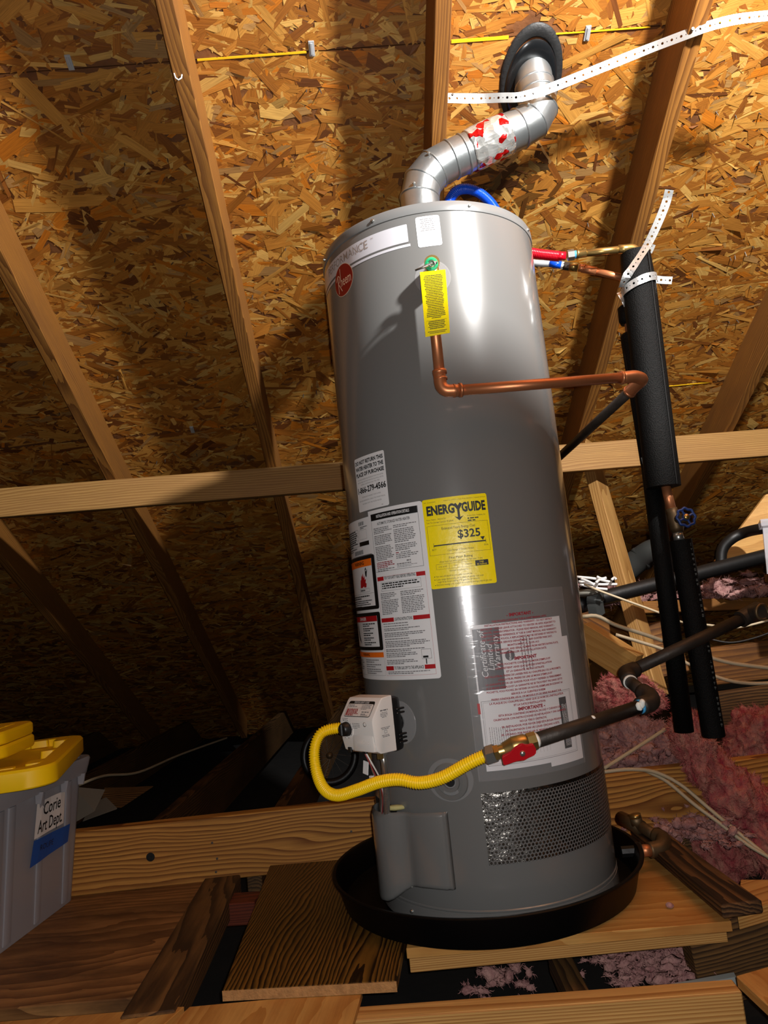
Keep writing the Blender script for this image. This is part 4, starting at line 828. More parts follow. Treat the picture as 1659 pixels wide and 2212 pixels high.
# ---- drain pan
PC = Vector((-.026, .012, 0))
pan = thing('drain_pan', 'round black plastic drain pan under the water heater', 'drain pan', PC)
mesh('pan_shell', lathe([(.02, .0005), (.306, .0005), (.3125, .004), (.328, .058), (.335, .0605), (.3355, .063), (.333, .0648), (.327, .0640), (.3235, .060), (.309, .0085), (.30, .0062), (.02, .006)], 128, Matrix.Translation(PC)), M['pan'], pan, True, 35)
pf = at(1378, 1838, .02)
mesh('pan_outlet_fitting', sweep([pf+Vector((-.035, 0, 0)), pf+Vector((-.005, 0, 0)), pf+Vector((-.004, 0, 0)), pf+Vector((.008, 0, 0))], [.012, .012, .018, .018], 8), M['black_plastic'], pan)
# ---- drain line
dl = thing('pan_drain_line', 'tarnished pipe elbows leading out of the drain pan', 'drain pipe', pf)
d0, d1, d2, d3 = at(1384, 1838, .02), at(1428, 1830, .04), at(1432, 1812, .07), at(1362, 1770, .20)
mesh('outlet_nipple', sweep([d0, at(1408, 1836, .03)], .0125, 16), M['copper'], dl, True)
mesh('elbow', sweep(crom([at(1402, 1837, .03), d1, d2, at(1415, 1805, .09)], 6), .0165, 16), M['old_brass'], dl, True)
mesh('riser_pipe', sweep([at(1420, 1808, .085), d3], .0125, 16), M['old_brass'], dl, True)
mesh('tee', join(sweep([at(1385, 1788, .15), at(1342, 1768, .24)], .017, 16), sweep([at(1378, 1784, .16), at(1372, 1764, .15)], .014, 16)), M['old_brass'], dl, True)
mesh('plug', sweep([at(1373, 1766, .15), at(1371, 1759, .15)], .0135, 16), M['brass'], dl, True)

# ---- flue pipe
fpx = [(0, 0, None)]
FB = [Vector((0, 0, ZT-.002)), at(906.5, 428, 0), at(913, 395, .002), at(938, 365, .006), at(975, 345, .01), at(1002, 333, .012), at(1094, 290, .022), at(1122, 278, .026), at(1148, 262, .03), at(1162, 236, .036), at(1160, 208, .042), at(1154, 186, .046)]
top = roof(FLC[0], FLC[1]+.02, 0); FB.append(FB[-1]+Vector((0, 0, (top.z-FB[-1].z)+.05)))
fr_ = .0475
flue = thing('flue_pipe', 'galvanised vent pipe with two segmented elbows and a foil taped middle', 'flue pipe', (0, 0, ZT))
mesh('lower_elbow', sweep(FB[:6], fr_, 36, caps=False), M['galv'], flue, True, 12)
mesh('middle_pipe', sweep([FB[5], FB[6]], fr_*.98, 36, caps=False), M['galv'], flue, True)
mesh('upper_elbow', sweep(FB[6:12], fr_, 36, caps=False), M['galv'], flue, True, 12)
mesh('stack', sweep([FB[11], FB[12]], fr_*1.0, 36, caps=False), M['galv'], flue, True)
def bead(i, r=fr_+.0025, w=.003):
    a = (FB[i]-FB[i-1]).normalized(); b = (FB[i+1]-FB[i]).normalized(); t = (a+b).normalized()
    return sweep([FB[i]-t*w, FB[i]-t*w*.4, FB[i]+t*w*.4, FB[i]+t*w], [r-.003, r, r, r-.003], 36, caps=False)
for i in (1, 2, 3, 4, 5, 6, 7, 8, 9, 10, 11): mesh('crimped_seam', bead(i), M['galv'], flue, True)
ax_ = (FB[6]-FB[5])
fo = [FB[5]+ax_*t for t in (.12, .14, .3, .5, .7, .9, 1.0, 1.02)]
V_, F_ = sweep(fo, [fr_, fr_+.0025, fr_+.004, fr_+.0045, fr_+.004, fr_+.004, fr_+.0028, fr_], 48, caps=False)
V_ = [p+noise.noise_vector(p*55)*.0022 for p in V_]
mesh('foil_tape', (V_, F_), M['foil'], flue, False)
mesh('collar', lathe([(.050, 0), (.052, .001), (.052, .022), (.0495, .024)], 40, Matrix.Translation((0, 0, ZT+.004))), M['galv'], flue, True)
for i in (1, 3, 8): 
    p = FB[i]+Vector((-.01, -fr_-.002, .012)); mesh('rivet', lathe([(.004, 0), (.003, .003), (.0001, .0036)], 10, align(p, (-.1, -1, .1))), M['steel'], flue)

# ---- perforated hanger straps
def ribbon(pts, width, wdir, pitch=.0105, rb=.0030, rs=.0013, n=10, thick=.0012):
    Pp = resample(crom(pts, n), .002) if len(pts) > 2 else resample([Vector(p) for p in pts], .002)
    S = [0]
    for a, b in zip(Pp, Pp[1:]): S.append(S[-1]+(b-a).length)
    def ev(s):
        s = max(0, min(S[-1], s)); i = max(0, min(len(S)-2, int(np.searchsorted(S, s))-1)); f = (s-S[i])/max(1e-9, S[i+1]-S[i])
        p = Pp[i]+(Pp[i+1]-Pp[i])*f; t = (Pp[min(i+2, len(Pp)-1)]-Pp[max(i-1, 0)]).normalized()
        w_ = wdir(s/S[-1]) if callable(wdir) else wdir; w_ = (w_-t*w_.dot(t)).normalized(); return p, w_, t.cross(w_)
    V, F = [], []; k = 0; s = 0
    nrings = int(S[-1]/pitch)
    for k in range(nrings):
        s0, s1, sc = k*pitch, (k+1)*pitch, (k+.5)*pitch; rh = rb if k % 2 == 0 else rs; h = width/2
        outer = [(s0, -h), (sc, -h), (s1, -h), (s1, 0), (s1, h), (sc, h), (s0, h), (s0, 0)]
        ang = [math.pi*1.25, math.pi*1.5, math.pi*1.75, 0, math.pi*.25, math.pi*.5, math.pi*.75, math.pi]
        for off in (-thick/2, thick/2):
            b = len(V)
            for (ss, tt) in outer:
                p, w_, nn = ev(ss); V.append(p+w_*tt+nn*off)
            for a in ang:
                p, w_, nn = ev(sc+rh*math.cos(a)); V.append(p+w_*rh*math.sin(a)+nn*off)
            for i in range(8):
                j = (i+1) % 8; q = (b+i, b+j, b+8+j, b+8+i); F.append(q if off > 0 else q[::-1])
        b = len(V)-32
        for i in range(8):
            j = (i+1) % 8; F.append((b+8+i, b+8+j, b+24+j, b+24+i))
        for i, j in ((0, 1), (1, 2), (4, 5), (5, 6)): F.append((b+i, b+16+i, b+16+j, b+j))
    return V, F
s_pts = [atr(966, 212, .120), at(1030, 213, -.030), at(1085, 211, -.034), at(1120, 210, -.036), at(1150, 203, -.034), at(1190, 190, -.030), at(1300, 146, -.035), at(1400, 106, -.045), atr(1500, 68, .1375), atr(1520, 60, .139), atr(1590, 42, .150), atr(1700, 30, .160)]
hs = thing('hanger_strap', 'bright perforated steel strap holding the flue between two rafters', 'strap', s_pts[0])
mesh('strap_band', ribbon(s_pts, .0225, Vector((0, -.25, 1))), M['strap'], hs)
nl_ = s_pts[0]+Vector((.012, -.006, .001)); mesh('nail', sweep([nl_, nl_+Vector((.002, -.004, 0))], .003, 8), M['nail'], hs)
nl_ = s_pts[8]+Vector((-.005, -.004, .003)); mesh('nail', sweep([nl_, nl_+Vector((0, -.004, -.001))], .0035, 8), M['nail'], hs)
p_ = at(1120, 210, .035)
# ---- relief valve, its tag and copper discharge line
tp = thing('relief_valve', 'relief valve with green cap and lever on the front of the tank', 'valve', cyl(2, 1.285))
mesh('escutcheon', wrap(circ2(.037, .037), 2.0, 1.282, .0016), M['clear_disc'], tp)
mesh('brass_body', join(sweep([cyl(2, 1.292, -.004), cyl(2, 1.292, .050)], .0155, 18), sweep([cyl(2, 1.292, .042), cyl(2, 1.262, .042)], .0135, 18)), M['brass'], tp, True, 40)
gc = at(932, 571, -.318)
mesh('green_cap', lathe([(.0125, 0), (.0135, .002), (.0125, .005), (.0085, .006), (.007, .0045), (.0001, .0045)], 28, align(gc, (-.05, -1, -.35))), M['green'], tp, True, 40)
lv = [at(944, 566, -.324), at(930, 570, -.326), at(915, 577, -.325), at(897, 584, -.322)]
mesh('lever', sweep(lv, [.0028, .003, .0026, .0018], 8), M['steel'], tp, True)
mesh('lever_wire', sweep(crom([at(926, 566, -.327), at(935, 564, -.329), at(940, 571, -.329), at(932, 576, -.328), at(926, 571, -.327)], 5), .0013, 6), M['steel'], tp, True)
tq = [at(907, 588, -.326), at(962, 582, -.322), at(972, 719, -.318), at(919, 728, -.322)]
def quadmap(s, t, off=0):   # s,t in 0..1 from the lower left corner
    tl, tr, br, bl = tq; nrm = (tr-tl).cross(bl-tl).normalized(); nrm = nrm if nrm.y < 0 else -nrm
    p = bl*(1-s)*(1-t)+br*s*(1-t)+tl*(1-s)*t+tr*s*t; return p+nrm*(off+.004*math.sin(t*math.pi))
def onquad(vf, off): return [quadmap(p[0], p[1], off) for p in vf[0]], vf[1]
def grid2(nx, ny): return [Vector((i/nx, j/ny, 0)) for j in range(ny+1) for i in range(nx+1)], [(j*(nx+1)+i, j*(nx+1)+i+1, (j+1)*(nx+1)+i+1, (j+1)*(nx+1)+i) for j in range(ny) for i in range(nx)]
tagt = thing('valve_tag', 'long yellow caution tag hanging from the relief valve', 'tag', tq[0])
mesh('tag_card', join(onquad(grid2(2, 8), .0003), onquad(([p for p in grid2(2, 8)[0]], [f[::-1] for f in grid2(2, 8)[1]]), -.0003)), M['yellow_label'], tagt, True)
pr_ = join(greek(.12, .88, .93, 26, .0265, .45, 'C', 400, .5), greek(.14, .86, .215, 5, .026, .5, 'C', 401, .8), greek(.10, .9, .065, 2, .022, .45, 'C', 402, .8), rect2(.1, .9, .225, .228), rect2(.1, .103, .09, .225, n=1), rect2(.897, .9, .09, .225, n=1))
mesh('tag_print', onquad(pr_, .0009), M['ink'], tagt)['kind'] = 'stuff'
cpY = -.297
cp = thing('copper_discharge_pipe', 'copper discharge pipe running from the relief valve across to the insulated riser', 'copper pipe', at(945, 760, cpY))
a0 = cyl(2, 1.264, .042); a0 = Vector((at(940, 700, cpY).x, cpY, 1.262)); e0 = at(949, 800, cpY); e1 = at(955, 838, cpY); e2 = at(992, 843, cpY+.002)
h1 = at(1340, 816, -.20); h2 = at(1376, 813, -.19); h3 = at(1372, 834, -.16); h4 = at(1360, 846, -.145); h5 = at(1205, 990, .34)
mesh('down_pipe', sweep([a0, e0], .0107, 20), M['copper'], cp, True)
mesh('corner_elbow', sweep([e0]+crom([e0*.35+at(950, 820, cpY)*.65, at(953, 833, cpY), at(964, 843, cpY), e2*.6+at(970, 844, cpY)*.4], 5)+[e2], .0125, 20), M['copper'], cp, True)
mesh('solder_ring', join(sweep([e0, e0+(e1-e0).normalized()*.008], .0142, 20), sweep([e0+(e1-e0).normalized()*.016, e0+(e1-e0).normalized()*.020], .0135, 20)), M['copper'], cp, True)
u_ = (h1-e2).normalized()
mesh('solder_ring', join(sweep([e2, e2+u_*.005], .0142, 20), sweep([e2-u_*.012, e2-u_*.009], .0135, 20)), M['copper'], cp, True)
mesh('cross_pipe', sweep([e2, h1], .0107, 20), M['copper'], cp, True)
mesh('end_elbow', sweep([h1]+crom([h1+u_*.01, h2+Vector((-.004, 0, 0)), at(1386, 820, -.18), h3, h4], 6), .0128, 20), M['copper'], cp, True)
mesh('solder_ring', join(sweep([h1, h1+u_*.005], .0142, 20), sweep([h4-(h4-h3).normalized()*.002, h4+(h4-h3).normalized()*.003], .0145, 20)), M['copper'], cp, True)
mesh('slanted_pipe', sweep([h4, h5], .0108, 18), M['iron'], cp, True)

# ---- water hoses
def corr(pts, r, amp, pitch, seg=14):
    Pp = resample(crom(pts, 14), pitch/4); return sweep(Pp, [r+amp*math.cos(2*math.pi*i/4) for i in range(len(Pp))], seg)
bh = thing('blue_water_hose', 'blue corrugated hose arching over the top of the tank', 'hose', Vector((.05, .12, ZT)))
mesh('hose', corr([at(966, 452, .10), at(972, 432, .10), at(986, 413, .10), at(1008, 408, .11), at(1034, 416, .12), at(1058, 436, .13), at(1075, 462, .13)], .0125, .0011, .0042), M['blue_flex'], bh, True)
for p in (at(966, 452, .10), at(1075, 462, .13)): mesh('hose_nut', sweep([p-Vector((0, 0, .026)), p], .0135, 6), M['steel'], bh)
rh_ = thing('red_hot_water_line', 'red hose and bright brass pipe joining the tank to the insulated riser', 'water line', at(1150, 548, .1))
mesh('hose', corr([at(1100, 540, .15), at(1150, 547, .12), at(1180, 551, .11), at(1208, 554, .10)], .0125, .0010, .004), M['red_flex'], rh_, True)
mesh('hose_sleeve', sweep([at(1202, 553, .10), at(1222, 553, .10)], .0105, 14), M['red_flex'], rh_, True)
mesh('hose_nut', sweep([at(1226, 552, .10), at(1240, 550, .10)], .0135, 6), M['steel'], rh_)
mesh('thread_tape', sweep([at(1240, 550, .10), at(1246, 550, .10)], .0098, 14), M['tape_blue'], rh_, True)
mesh('adapter', sweep([at(1245, 549, .10), at(1250, 549, .10), at(1251, 549, .10), at(1266, 547, .10)], [.0112, .0112, .0098, .0098], 14), M['brass'], rh_, True)
mesh('brass_pipe', sweep([at(1264, 547, .10), at(1350, 538, .10)], .0092, 16), M['brass'], rh_, True)
mesh('elbow', sweep([at(1336, 539, .10)]+crom([at(1350, 538, .10), at(1366, 537, .105), at(1376, 545, .11), at(1380, 556, .11)], 5), .0112, 16), M['brass'], rh_, True)
ch_ = thing('cold_water_line', 'grey and blue hose with dull copper pipe beside the red hose', 'water line', at(1160, 568, .15))
mesh('hose', sweep(crom([at(1110, 560, .19), at(1155, 568, .17), at(1192, 570, .16)], 8), .0085, 12), M['grey_flex'], ch_, True)
mesh('blue_sleeve', sweep([at(1188, 569, .16), at(1213, 573, .155)], .0095, 14), M['blue_flex'], ch_, True)
mesh('white_ring', sweep([at(1212, 573, .155), at(1217, 574, .155)], .0098, 14), M['tape_white'], ch_, True)
mesh('union_nut', sweep([at(1217, 574, .155), at(1231, 576, .152)], .0105, 6), M['iron'], ch_)
mesh('brass_adapter', sweep([at(1230, 575, .152), at(1248, 578, .15)], .0112, 14), M['brass'], ch_, True)
mesh('coupling', join(sweep([at(1250, 578, .15), at(1262, 580, .15)], .0098, 14), sweep([at(1258, 579, .15), at(1261, 580, .15)], .0115, 14)), M['copper'], ch_, True)
mesh('copper_pipe', join(sweep([at(1260, 580, .15), at(1288, 586, .15)], .0108, 14), sweep([at(1286, 586, .15), at(1364, 604, .15)], .0088, 14)), M['copper'], ch_, True)

# ---- insulated risers
r1 = thing('insulated_riser', 'thick black foam pipe cover with copper pipe and blue wheel valve below it', 'insulated pipe', at(1535, 1575, .12))
t0, t1 = at(1372, 548, .115), at(1433, 1052, .115)
mesh('foam_cover', sweep([t0+(t1-t0)*k/14 for k in range(15)], [.036, .0385]+[.0405]*11+[.0410, .0405], 28), M['foam'], r1, True, 50)
mesh('foam_slit', sweep([t0+Vector((.022, -.036, 0))+(t1-t0)*.02, t1+Vector((.022, -.0358, 0))], .0012, 6), M['black_door'], r1)
mesh('copper_stub', sweep([at(1437, 1046, .115), at(1452, 1108, .115)], .0112, 18), M['copper'], r1, True)
v0 = at(1462, 1122, .112)
vb = mesh('valve_body', join(sweep([at(1450, 1098, .115), at(1453, 1108, .115), at(1456, 1116, .115), at(1462, 1140, .115), at(1464, 1150, .115)], [.013, .0135, .017, .0165, .0135], 16), sweep([v0, at(1480, 1118, .06)], .011, 12)), M['old_brass'], r1, True)
wc = at(1482, 1117, .055); wn = Vector((.15, -1, .12)).normalized(); WMx = align(wc, wn, (1, 0, 0))
def torus(Rr, rr_, n=30, m=8, lob=0):
    V, F = [], []
    for i in range(n):
        a = 2*math.pi*i/n; R2 = Rr+lob*math.cos(a*8)
        for j in range(m):
            b = 2*math.pi*j/m; V.append(Vector(((R2+rr_*math.cos(b))*math.cos(a), (R2+rr_*math.cos(b))*math.sin(a), rr_*math.sin(b))))
    for i in range(n):
        for j in range(m): F.append((i*m+j, ((i+1) % n)*m+j, ((i+1) % n)*m+(j+1) % m, i*m+(j+1) % m))
    return V, F
wh = mesh('hand_wheel', xf(join(torus(.0205, .0034, 64, 8, .0014), *[sweep([(.006*math.cos(a), .006*math.sin(a), 0), (.019*math.cos(a), .019*math.sin(a), 0)], .0026, 6) for a in [k*math.pi/2+.4 for k in range(4)]], lathe([(.0085, -.003), (.0085, .003), (.0001, .004)], 20)), WMx), M['wheel_blue'], r1, True, 50)
mesh('wheel_screw', xf(lathe([(.0075, .003), (.0065, .0062), (.0001, .0066)], 16), WMx), M['brass'], wh, True)
mesh('solder_joint', sweep([at(1463, 1148, .115), at(1468, 1172, .115)], [.0115, .0125], 16), M['steel'], r1, True)
l0, l1 = at(1470, 1166, .118), at(1542, 1590, .13)
mesh('lower_foam_cover', sweep([l0+(l1-l0)*k/8 for k in range(9)], .0255, 24), M['foam'], r1, True, 50)
# faint printing along the cover
pd_ = (l1-l0).normalized(); sx = Vector((1, 0, 0)); sx = (sx-pd_*sx.dot(pd_)).normalized(); nn = pd_.cross(sx); nn = nn if nn.y < 0 else -nn
gr = []
rg = random.Random(5)
for k in range(36):
    if k in (9, 15, 16, 22, 29): continue
    c_ = l0+(l1-l0)*(.03+k*.026)+(nn*.82+sx*.57)*.0262
    for j in range(3):
        gr.append(xf(box((0, 0, 0), (.0045 if rg.random() < .6 else .0012, .0012 if rg.random() < .6 else .004, .0006)), frame(c_+pd_*(j-1)*.0016, sx, pd_, nn)))
o = mesh('faint_print', join(*gr), M['foam_print'], r1); o['kind'] = 'stuff'
r2 = thing('second_riser', 'thinner black foam covered pipe beside the thick riser', 'insulated pipe', at(1478, 1575, .18))
q0, q1 = at(1359, 720, .165), at(1404, 1000, .165); q2 = at(1478, 1580, .185)
mesh('upper_foam_sleeve', sweep([at(1352, 660, .165), at(1353, 664, .165), at(1356, 692, .165), at(1357, 700, .165)], [.017, .022, .022, .018], 18), M['foam'], r2, True)
mesh('foam_cover', sweep([q0, q0*.98+q1*.02, q1, q1+(q2-q1)*.003], [.018, .023, .023, .022], 20), M['foam'], r2, True)
mesh('lower_foam_cover', sweep([q1+(q2-q1)*.003, q1+(q2-q1)*.5, q2], .0225, 20), M['foam'], r2, True)
mesh('bare_pipe', sweep([at(1346, 600, .165), q0], .009, 12), M['copper'], r2, True)
mesh('silver_tape', xf(rbox((.008, .001, .045), .0004, 1), frame(at(1393, 1007, .138), (1, 0, .1), (0, 1, 0), (-.1, 0, 1))), M['galv'], r2)
# strap round the risers
sp = [at(1446, 410, .02), at(1438, 440, .035), at(1420, 485, .05), at(1398, 530, .062), at(1372, 570, .066), at(1352, 600, .075), at(1344, 622, .10)]
rs_ = thing('riser_strap', 'perforated steel strap looped round the black risers with a loose curling end', 'strap', sp[-1])
mesh('loose_end', ribbon(sp, .0205, Vector((1, -.35, .35))), M['strap'], rs_)
cT = t0+(t1-t0)*.145; wr = []
for k in range(15):
    a = math.radians(-165+k*12.5); wr.append(cT+Vector((.0435*math.sin(a*1.0)*1.02, -.0435*math.cos(a), .013*math.sin(a*.9))))
mesh('loop_band', ribbon([at(1344, 628, .13)]+[cT+Vector((-.0445*math.cos(t), -.0445*math.sin(t), .012*(-math.cos(t)))) for t in [math.pi*k/10 for k in range(11)]], .0205, Vector((0, 0, 1)), n=4), M['strap'], rs_)
mesh('tail', ribbon([at(1405, 602, .155), at(1430, 605, .15), at(1452, 606, .145)], .019, Vector((0, -.1, 1))), M['galv'], rs_)
mesh('strap_end', ribbon([at(1340, 630, .12), at(1350, 646, .115), at(1356, 660, .115)], .019, Vector((1, -.2, .1))), M['strap'], rs_)
mesh('far_tail', ribbon([at(1402, 545, .16), at(1409, 530, .155), at(1412, 520, .15)], .016, Vector((1, 0, .3))), M['strap'], rs_)

# ---- gas line: yellow flex, ball valve, black iron pipe
fy = [(1046, 1633, -.392), (1010, 1650, -.385), (955, 1680, -.37), (905, 1691, -.355), (862, 1684, -.345), (820, 1689, -.33), (770, 1707, -.30), (728, 1718, -.27), (700, 1704, -.245), (684, 1668, -.22), (679, 1625, -.205), (688, 1592, -.195), (708, 1577, -.19)]
gpts = [at(*p) for p in fy]+[GM@Vector((-.082, .070, -.012))]
fx = thing('gas_flex_connector', 'yellow corrugated gas connector looping from the ball valve to the gas control', 'gas hose', gpts[6])
mesh('corrugated_tube', corr(gpts, .0102, .0014, .0046, 16), M['yellow_flex'], fx, True)
mesh('end_nut', sweep([at(1045, 1633, -.392), at(1050, 1632, -.392), at(1051, 1632, -.392), at(1070, 1626, -.395)], [.0115, .0150, .0165, .0165], 6), M['steel'], fx)
mesh('end_nut', sweep([GM@Vector((-.080, .070, -.012)), GM@Vector((-.062, .070, -.012))], .0135, 6), M['old_brass'], fx)
bv = thing('gas_ball_valve', 'brass gas ball valve with a red lever handle', 'ball valve', at(1118, 1612, -.395))
b0, b1, b2, b3, b4 = at(1068, 1627, -.395), at(1090, 1621, -.395), at(1110, 1613, -.395), at(1140, 1604, -.392), at(1158, 1599, -.39)
mesh('valve_body', join(sweep([b0, b0+(b1-b0)*.45], .0135, 6), sweep([b0+(b1-b0)*.45, b1], .0115, 12), sweep([b1, b2*.9+b1*.1, b2, b3*.8+b2*.2, b3], [.0135, .0165, .0175, .0165, .0135], 16), sweep([b3, b4], .0155, 8)), M['brass'], bv, True, 35)
hc = at(1127, 1624, -.418); hx = (at(1150, 1617, -.418)-at(1092, 1637, -.42)).normalized(); hn = Vector((.05, -1, -.25)); hn = (hn-hx*hn.dot(hx)).normalized(); hy = hn.cross(hx)
def lever_shape():
    out = [(-.036, -.010), (-.034, .006), (-.016, .0085), (-.010, .013), (.004, .016), (.012, .010), (.022, .010), (.024, -.002), (.020, -.010), (.008, -.011), (.0, -.013), (-.012, -.010)]
    bm = bmesh.new(); f = bm.faces.new([bm.verts.new((a, b, 0)) for a, b in out]); r = bmesh.ops.extrude_face_region(bm, geom=[f])
    for g in r['geom']:
        if isinstance(g, bmesh.types.BMVert): g.co.z += .007
    bmesh.ops.recalc_face_normals(bm, faces=list(bm.faces)); bmesh.ops.bevel(bm, geom=list(bm.edges), offset=.0016, segments=2, affect='EDGES'); return bmvf(bm)
mesh('lever_handle', xf(lever_shape(), frame(hc, hx, hy, hn)), M['handle_red'], bv, True, 40)
mesh('handle_bolt', lathe([(.0048, .006), (.0048, .0085), (.0025, .0100), (.0001, .0102)], 14, frame(hc, hx, hy, hn)), M['steel'], bv, True)
mesh('stem', sweep([b2*.5+b3*.5, hc], .007, 10), M['brass'], bv, True)
gp_ = thing('gas_pipe', 'black iron gas pipe with elbows and white thread sealant crossing before the tank', 'gas pipe', at(1390, 1520, -.24))
g0, g1 = at(1150, 1602, -.39), at(1378, 1528, -.235)
mesh('near_pipe', sweep([g0, g1], .0128, 20), M['iron'], gp_, True)
mesh('thread_sealant', sweep([at(1152, 1601, -.389), at(1158, 1599, -.386)], .0136, 16), M['tape_white'], gp_, True)
for c_, s_ in ((at(1275, 1565, -.305), .009), (at(1280, 1560, -.303), .007), (at(1378, 1530, -.245), .009), (at(1386, 1524, -.245), .007)): mesh('sealant_smear', blob(c_+Vector((0, -.009, .004)), (s_*.7, .004, s_), .5, 130, 2, s_*900), M['tape_white'], gp_, True)
mesh('blue_seal', sweep([at(1381, 1527, -.236), at(1386, 1525, -.234)], .0134, 18), M['tape_blue'], gp_, True)
e_0, e_1, e_2, e_3 = at(1383, 1526, -.232), at(1405, 1517, -.215), at(1404, 1505, -.19), at(1388, 1494, -.165)
mesh('near_elbow', sweep([e_0]+crom([e_0+(e_1-e_0)*.25, e_1, e_2, e_3*.75+e_2*.25], 6)+[e_3], .0170, 20), M['iron'], gp_, True)
n0, n1 = e_3, at(1360, 1472, -.10)
mesh('nipple', sweep([n0, n1], .0126, 18), M['iron'], gp_, True)
mesh('white_seal', sweep([n1+(n0-n1)*.10, n1+(n0-n1)*.02], .0150, 18), M['tape_white'], gp_, True)
f0, f1, f2 = at(1358, 1466, -.09), at(1354, 1454, -.06), at(1372, 1446, -.04)
mesh('far_elbow', sweep([n1]+crom([f0, f1, f2], 6), .0172, 18), M['iron'], gp_, True)
k0, k1 = at(1366, 1448, -.045), at(1618, 1330, .05)
mesh('far_pipe', sweep([k0, k1], .0132, 18), M['iron'], gp_, True)
mesh('tee', join(sweep([at(1600, 1338, .04), at(1640, 1316, .06)], .019, 18), sweep([at(1622, 1327, .05), at(1645, 1322, .01)], .018, 18)), M['iron'], gp_, True, 40)
mesh('tee_rim', xf(torus(.0165, .0032, 24, 8), align(at(1646, 1322, .008), (.5, -1, -.1))), M['old_brass'], gp_, True)

# ---- unseen board, added to cut off the bulb's light on the lower tank
tag(slab('light_cutoff_board', [(.46, -1.75), (1.75, -1.75), (1.75, -.86), (.46, -.86)], 1.67, 1.685, M['plyold'], bev=0), 'unseen board added below the bulb to cut off its downward light', 'light blocker')

# ---- storage tub with loose yellow lids
def rrect(x0, x1, y0, y1, z, r, n=6):
    out = []
    for cx_, cy_, a0_ in ((x1-r, y0+r, -90), (x1-r, y1-r, 0), (x0+r, y1-r, 90), (x0+r, y0+r, 180)):
        for k in range(n+1):
            a = math.radians(a0_+90*k/n); out.append(Vector((cx_+r*math.cos(a), cy_+r*math.sin(a), z)))
    return out
def loft(loops, cap0=True, cap1=True):
    V, F = rings(loops); n = len(loops[0])
    if cap0: F.append(tuple(range(n-1, -1, -1)))
    if cap1: F.append(tuple((len(loops)-1)*n+k for k in range(n)))
    return V, F
tub = thing('storage_tub', 'clear plastic storage tub with a paper label and blue tape on its side', 'storage tub', (-1.28, -.11, -.022))
Zr = .318; bx0, bx1, by0, by1 = -1.50, -1.068, -.42, .183
def tl_(t, g=0): k = .028*t; return rrect(bx0-k+g, bx1+k-g, by0-k+g, by1+k-g, -.021+(Zr+.021)*t, .035)
mesh('tub_wall', loft([tl_(0), tl_(.04), tl_(.5), tl_(.9), tl_(1)], True, False), M['tub'], tub, True, 40)
mesh('tub_rim', loft([rrect(bx0-.028, bx1+.028, by0-.028, by1+.028, Zr-.042, .035), rrect(bx0-.040, bx1+.036, by0-.040, by1+.042, Zr-.040, .04), rrect(bx0-.046, bx1+.044, by0-.046, by1+.050, Zr-.004, .04), rrect(bx0-.044, bx1+.042, by0-.044, by1+.048, Zr+.002, .04), rrect(bx0-.026, bx1+.026, by0-.026, by1+.026, Zr+.002, .035)], False, False), M['tub'], tub, True, 40)
for k, yy in enumerate((-.30, -.235, -.16, -.11, .005, .125)):
    w_ = (.016, .02, .022, .014, .012, .014)[k]
    mesh('wall_rib', loft([rrect(bx1-.004, bx1+.0035, yy-w_, yy+w_, -.012, .002, 2), rrect(bx1+.018, bx1+.0285, yy-w_*.9, yy+w_*.9, Zr-.045, .002, 2)]), M['tub'], tub, True, 40)
for yy in (-.19, -.02, .09, .17): mesh('rim_bracket', loft([rrect(bx1+.026, bx1+.040, yy-.003, yy+.003, Zr-.062, .001, 2), rrect(bx1+.026, bx1+.046, yy-.003, yy+.003, Zr-.036, .001, 2)]), M['tub'], tub)
XL = -1.046
def side(vf2, off): return [Vector((XL+off+(.3-p.z)*-.0, p.y, p.z)) for p in vf2[0]], vf2[1]
def onside(quad, off, n=6):      # quad of photo points on the tub's side
    P4 = [atx(a, b, XL) for a, b in quad]; V, F = [], []
    for i in range(n+1):
        s = i/n; tp_ = P4[0]*(1-s)+P4[1]*s; bt = P4[3]*(1-s)+P4[2]*s; rp = .0012*math.sin(s*9)
        V += [tp_+Vector((off+rp, 0, 0)), bt+Vector((off+rp, 0, 0))]
        if i: F.append((2*i-2, 2*i-1, 2*i+1, 2*i))
    return V, F, P4
v_, f_, P4 = onside([(78, 1735), (138, 1707), (134, 1778), (71, 1814)], .003)
pl = mesh('paper_label', (v_, f_), M['paper'], tub)
def put_text(body, size, P, s, t, mat, par, name, off, bold=.0, mw=None):
    ux = (P[1]-P[0]).normalized(); uy = (P[0]-P[3]).normalized(); o_ = P[3]*(1-s)*(1-t)+P[2]*s*(1-t)+P[0]*(1-s)*t+P[1]*s*t
    vf = text2d(body, size, bold=bold, maxw=mw); return mesh(name, ([o_+ux*p.x+uy*p.y+Vector((off, 0, 0)) for p in vf[0]], vf[1]), mat, par)
put_text('Corie', .040, P4, .52, .72, M['ink'], pl, 'first_word', .0052, .012, .075)
put_text('Art Dept.', .040, P4, .50, .26, M['ink'], pl, 'second_word', .0052, .012, .105)
v_, f_, P5 = onside([(71, 1817), (149, 1779), (144, 1818), (62, 1876)], .0025)
bt = mesh('blue_tape', (v_, f_), M['blue_tape'], tub)
put_text('ROUPE', .018, P5, .36, .55, M['ink'], bt, 'handwriting', .0046, .0)
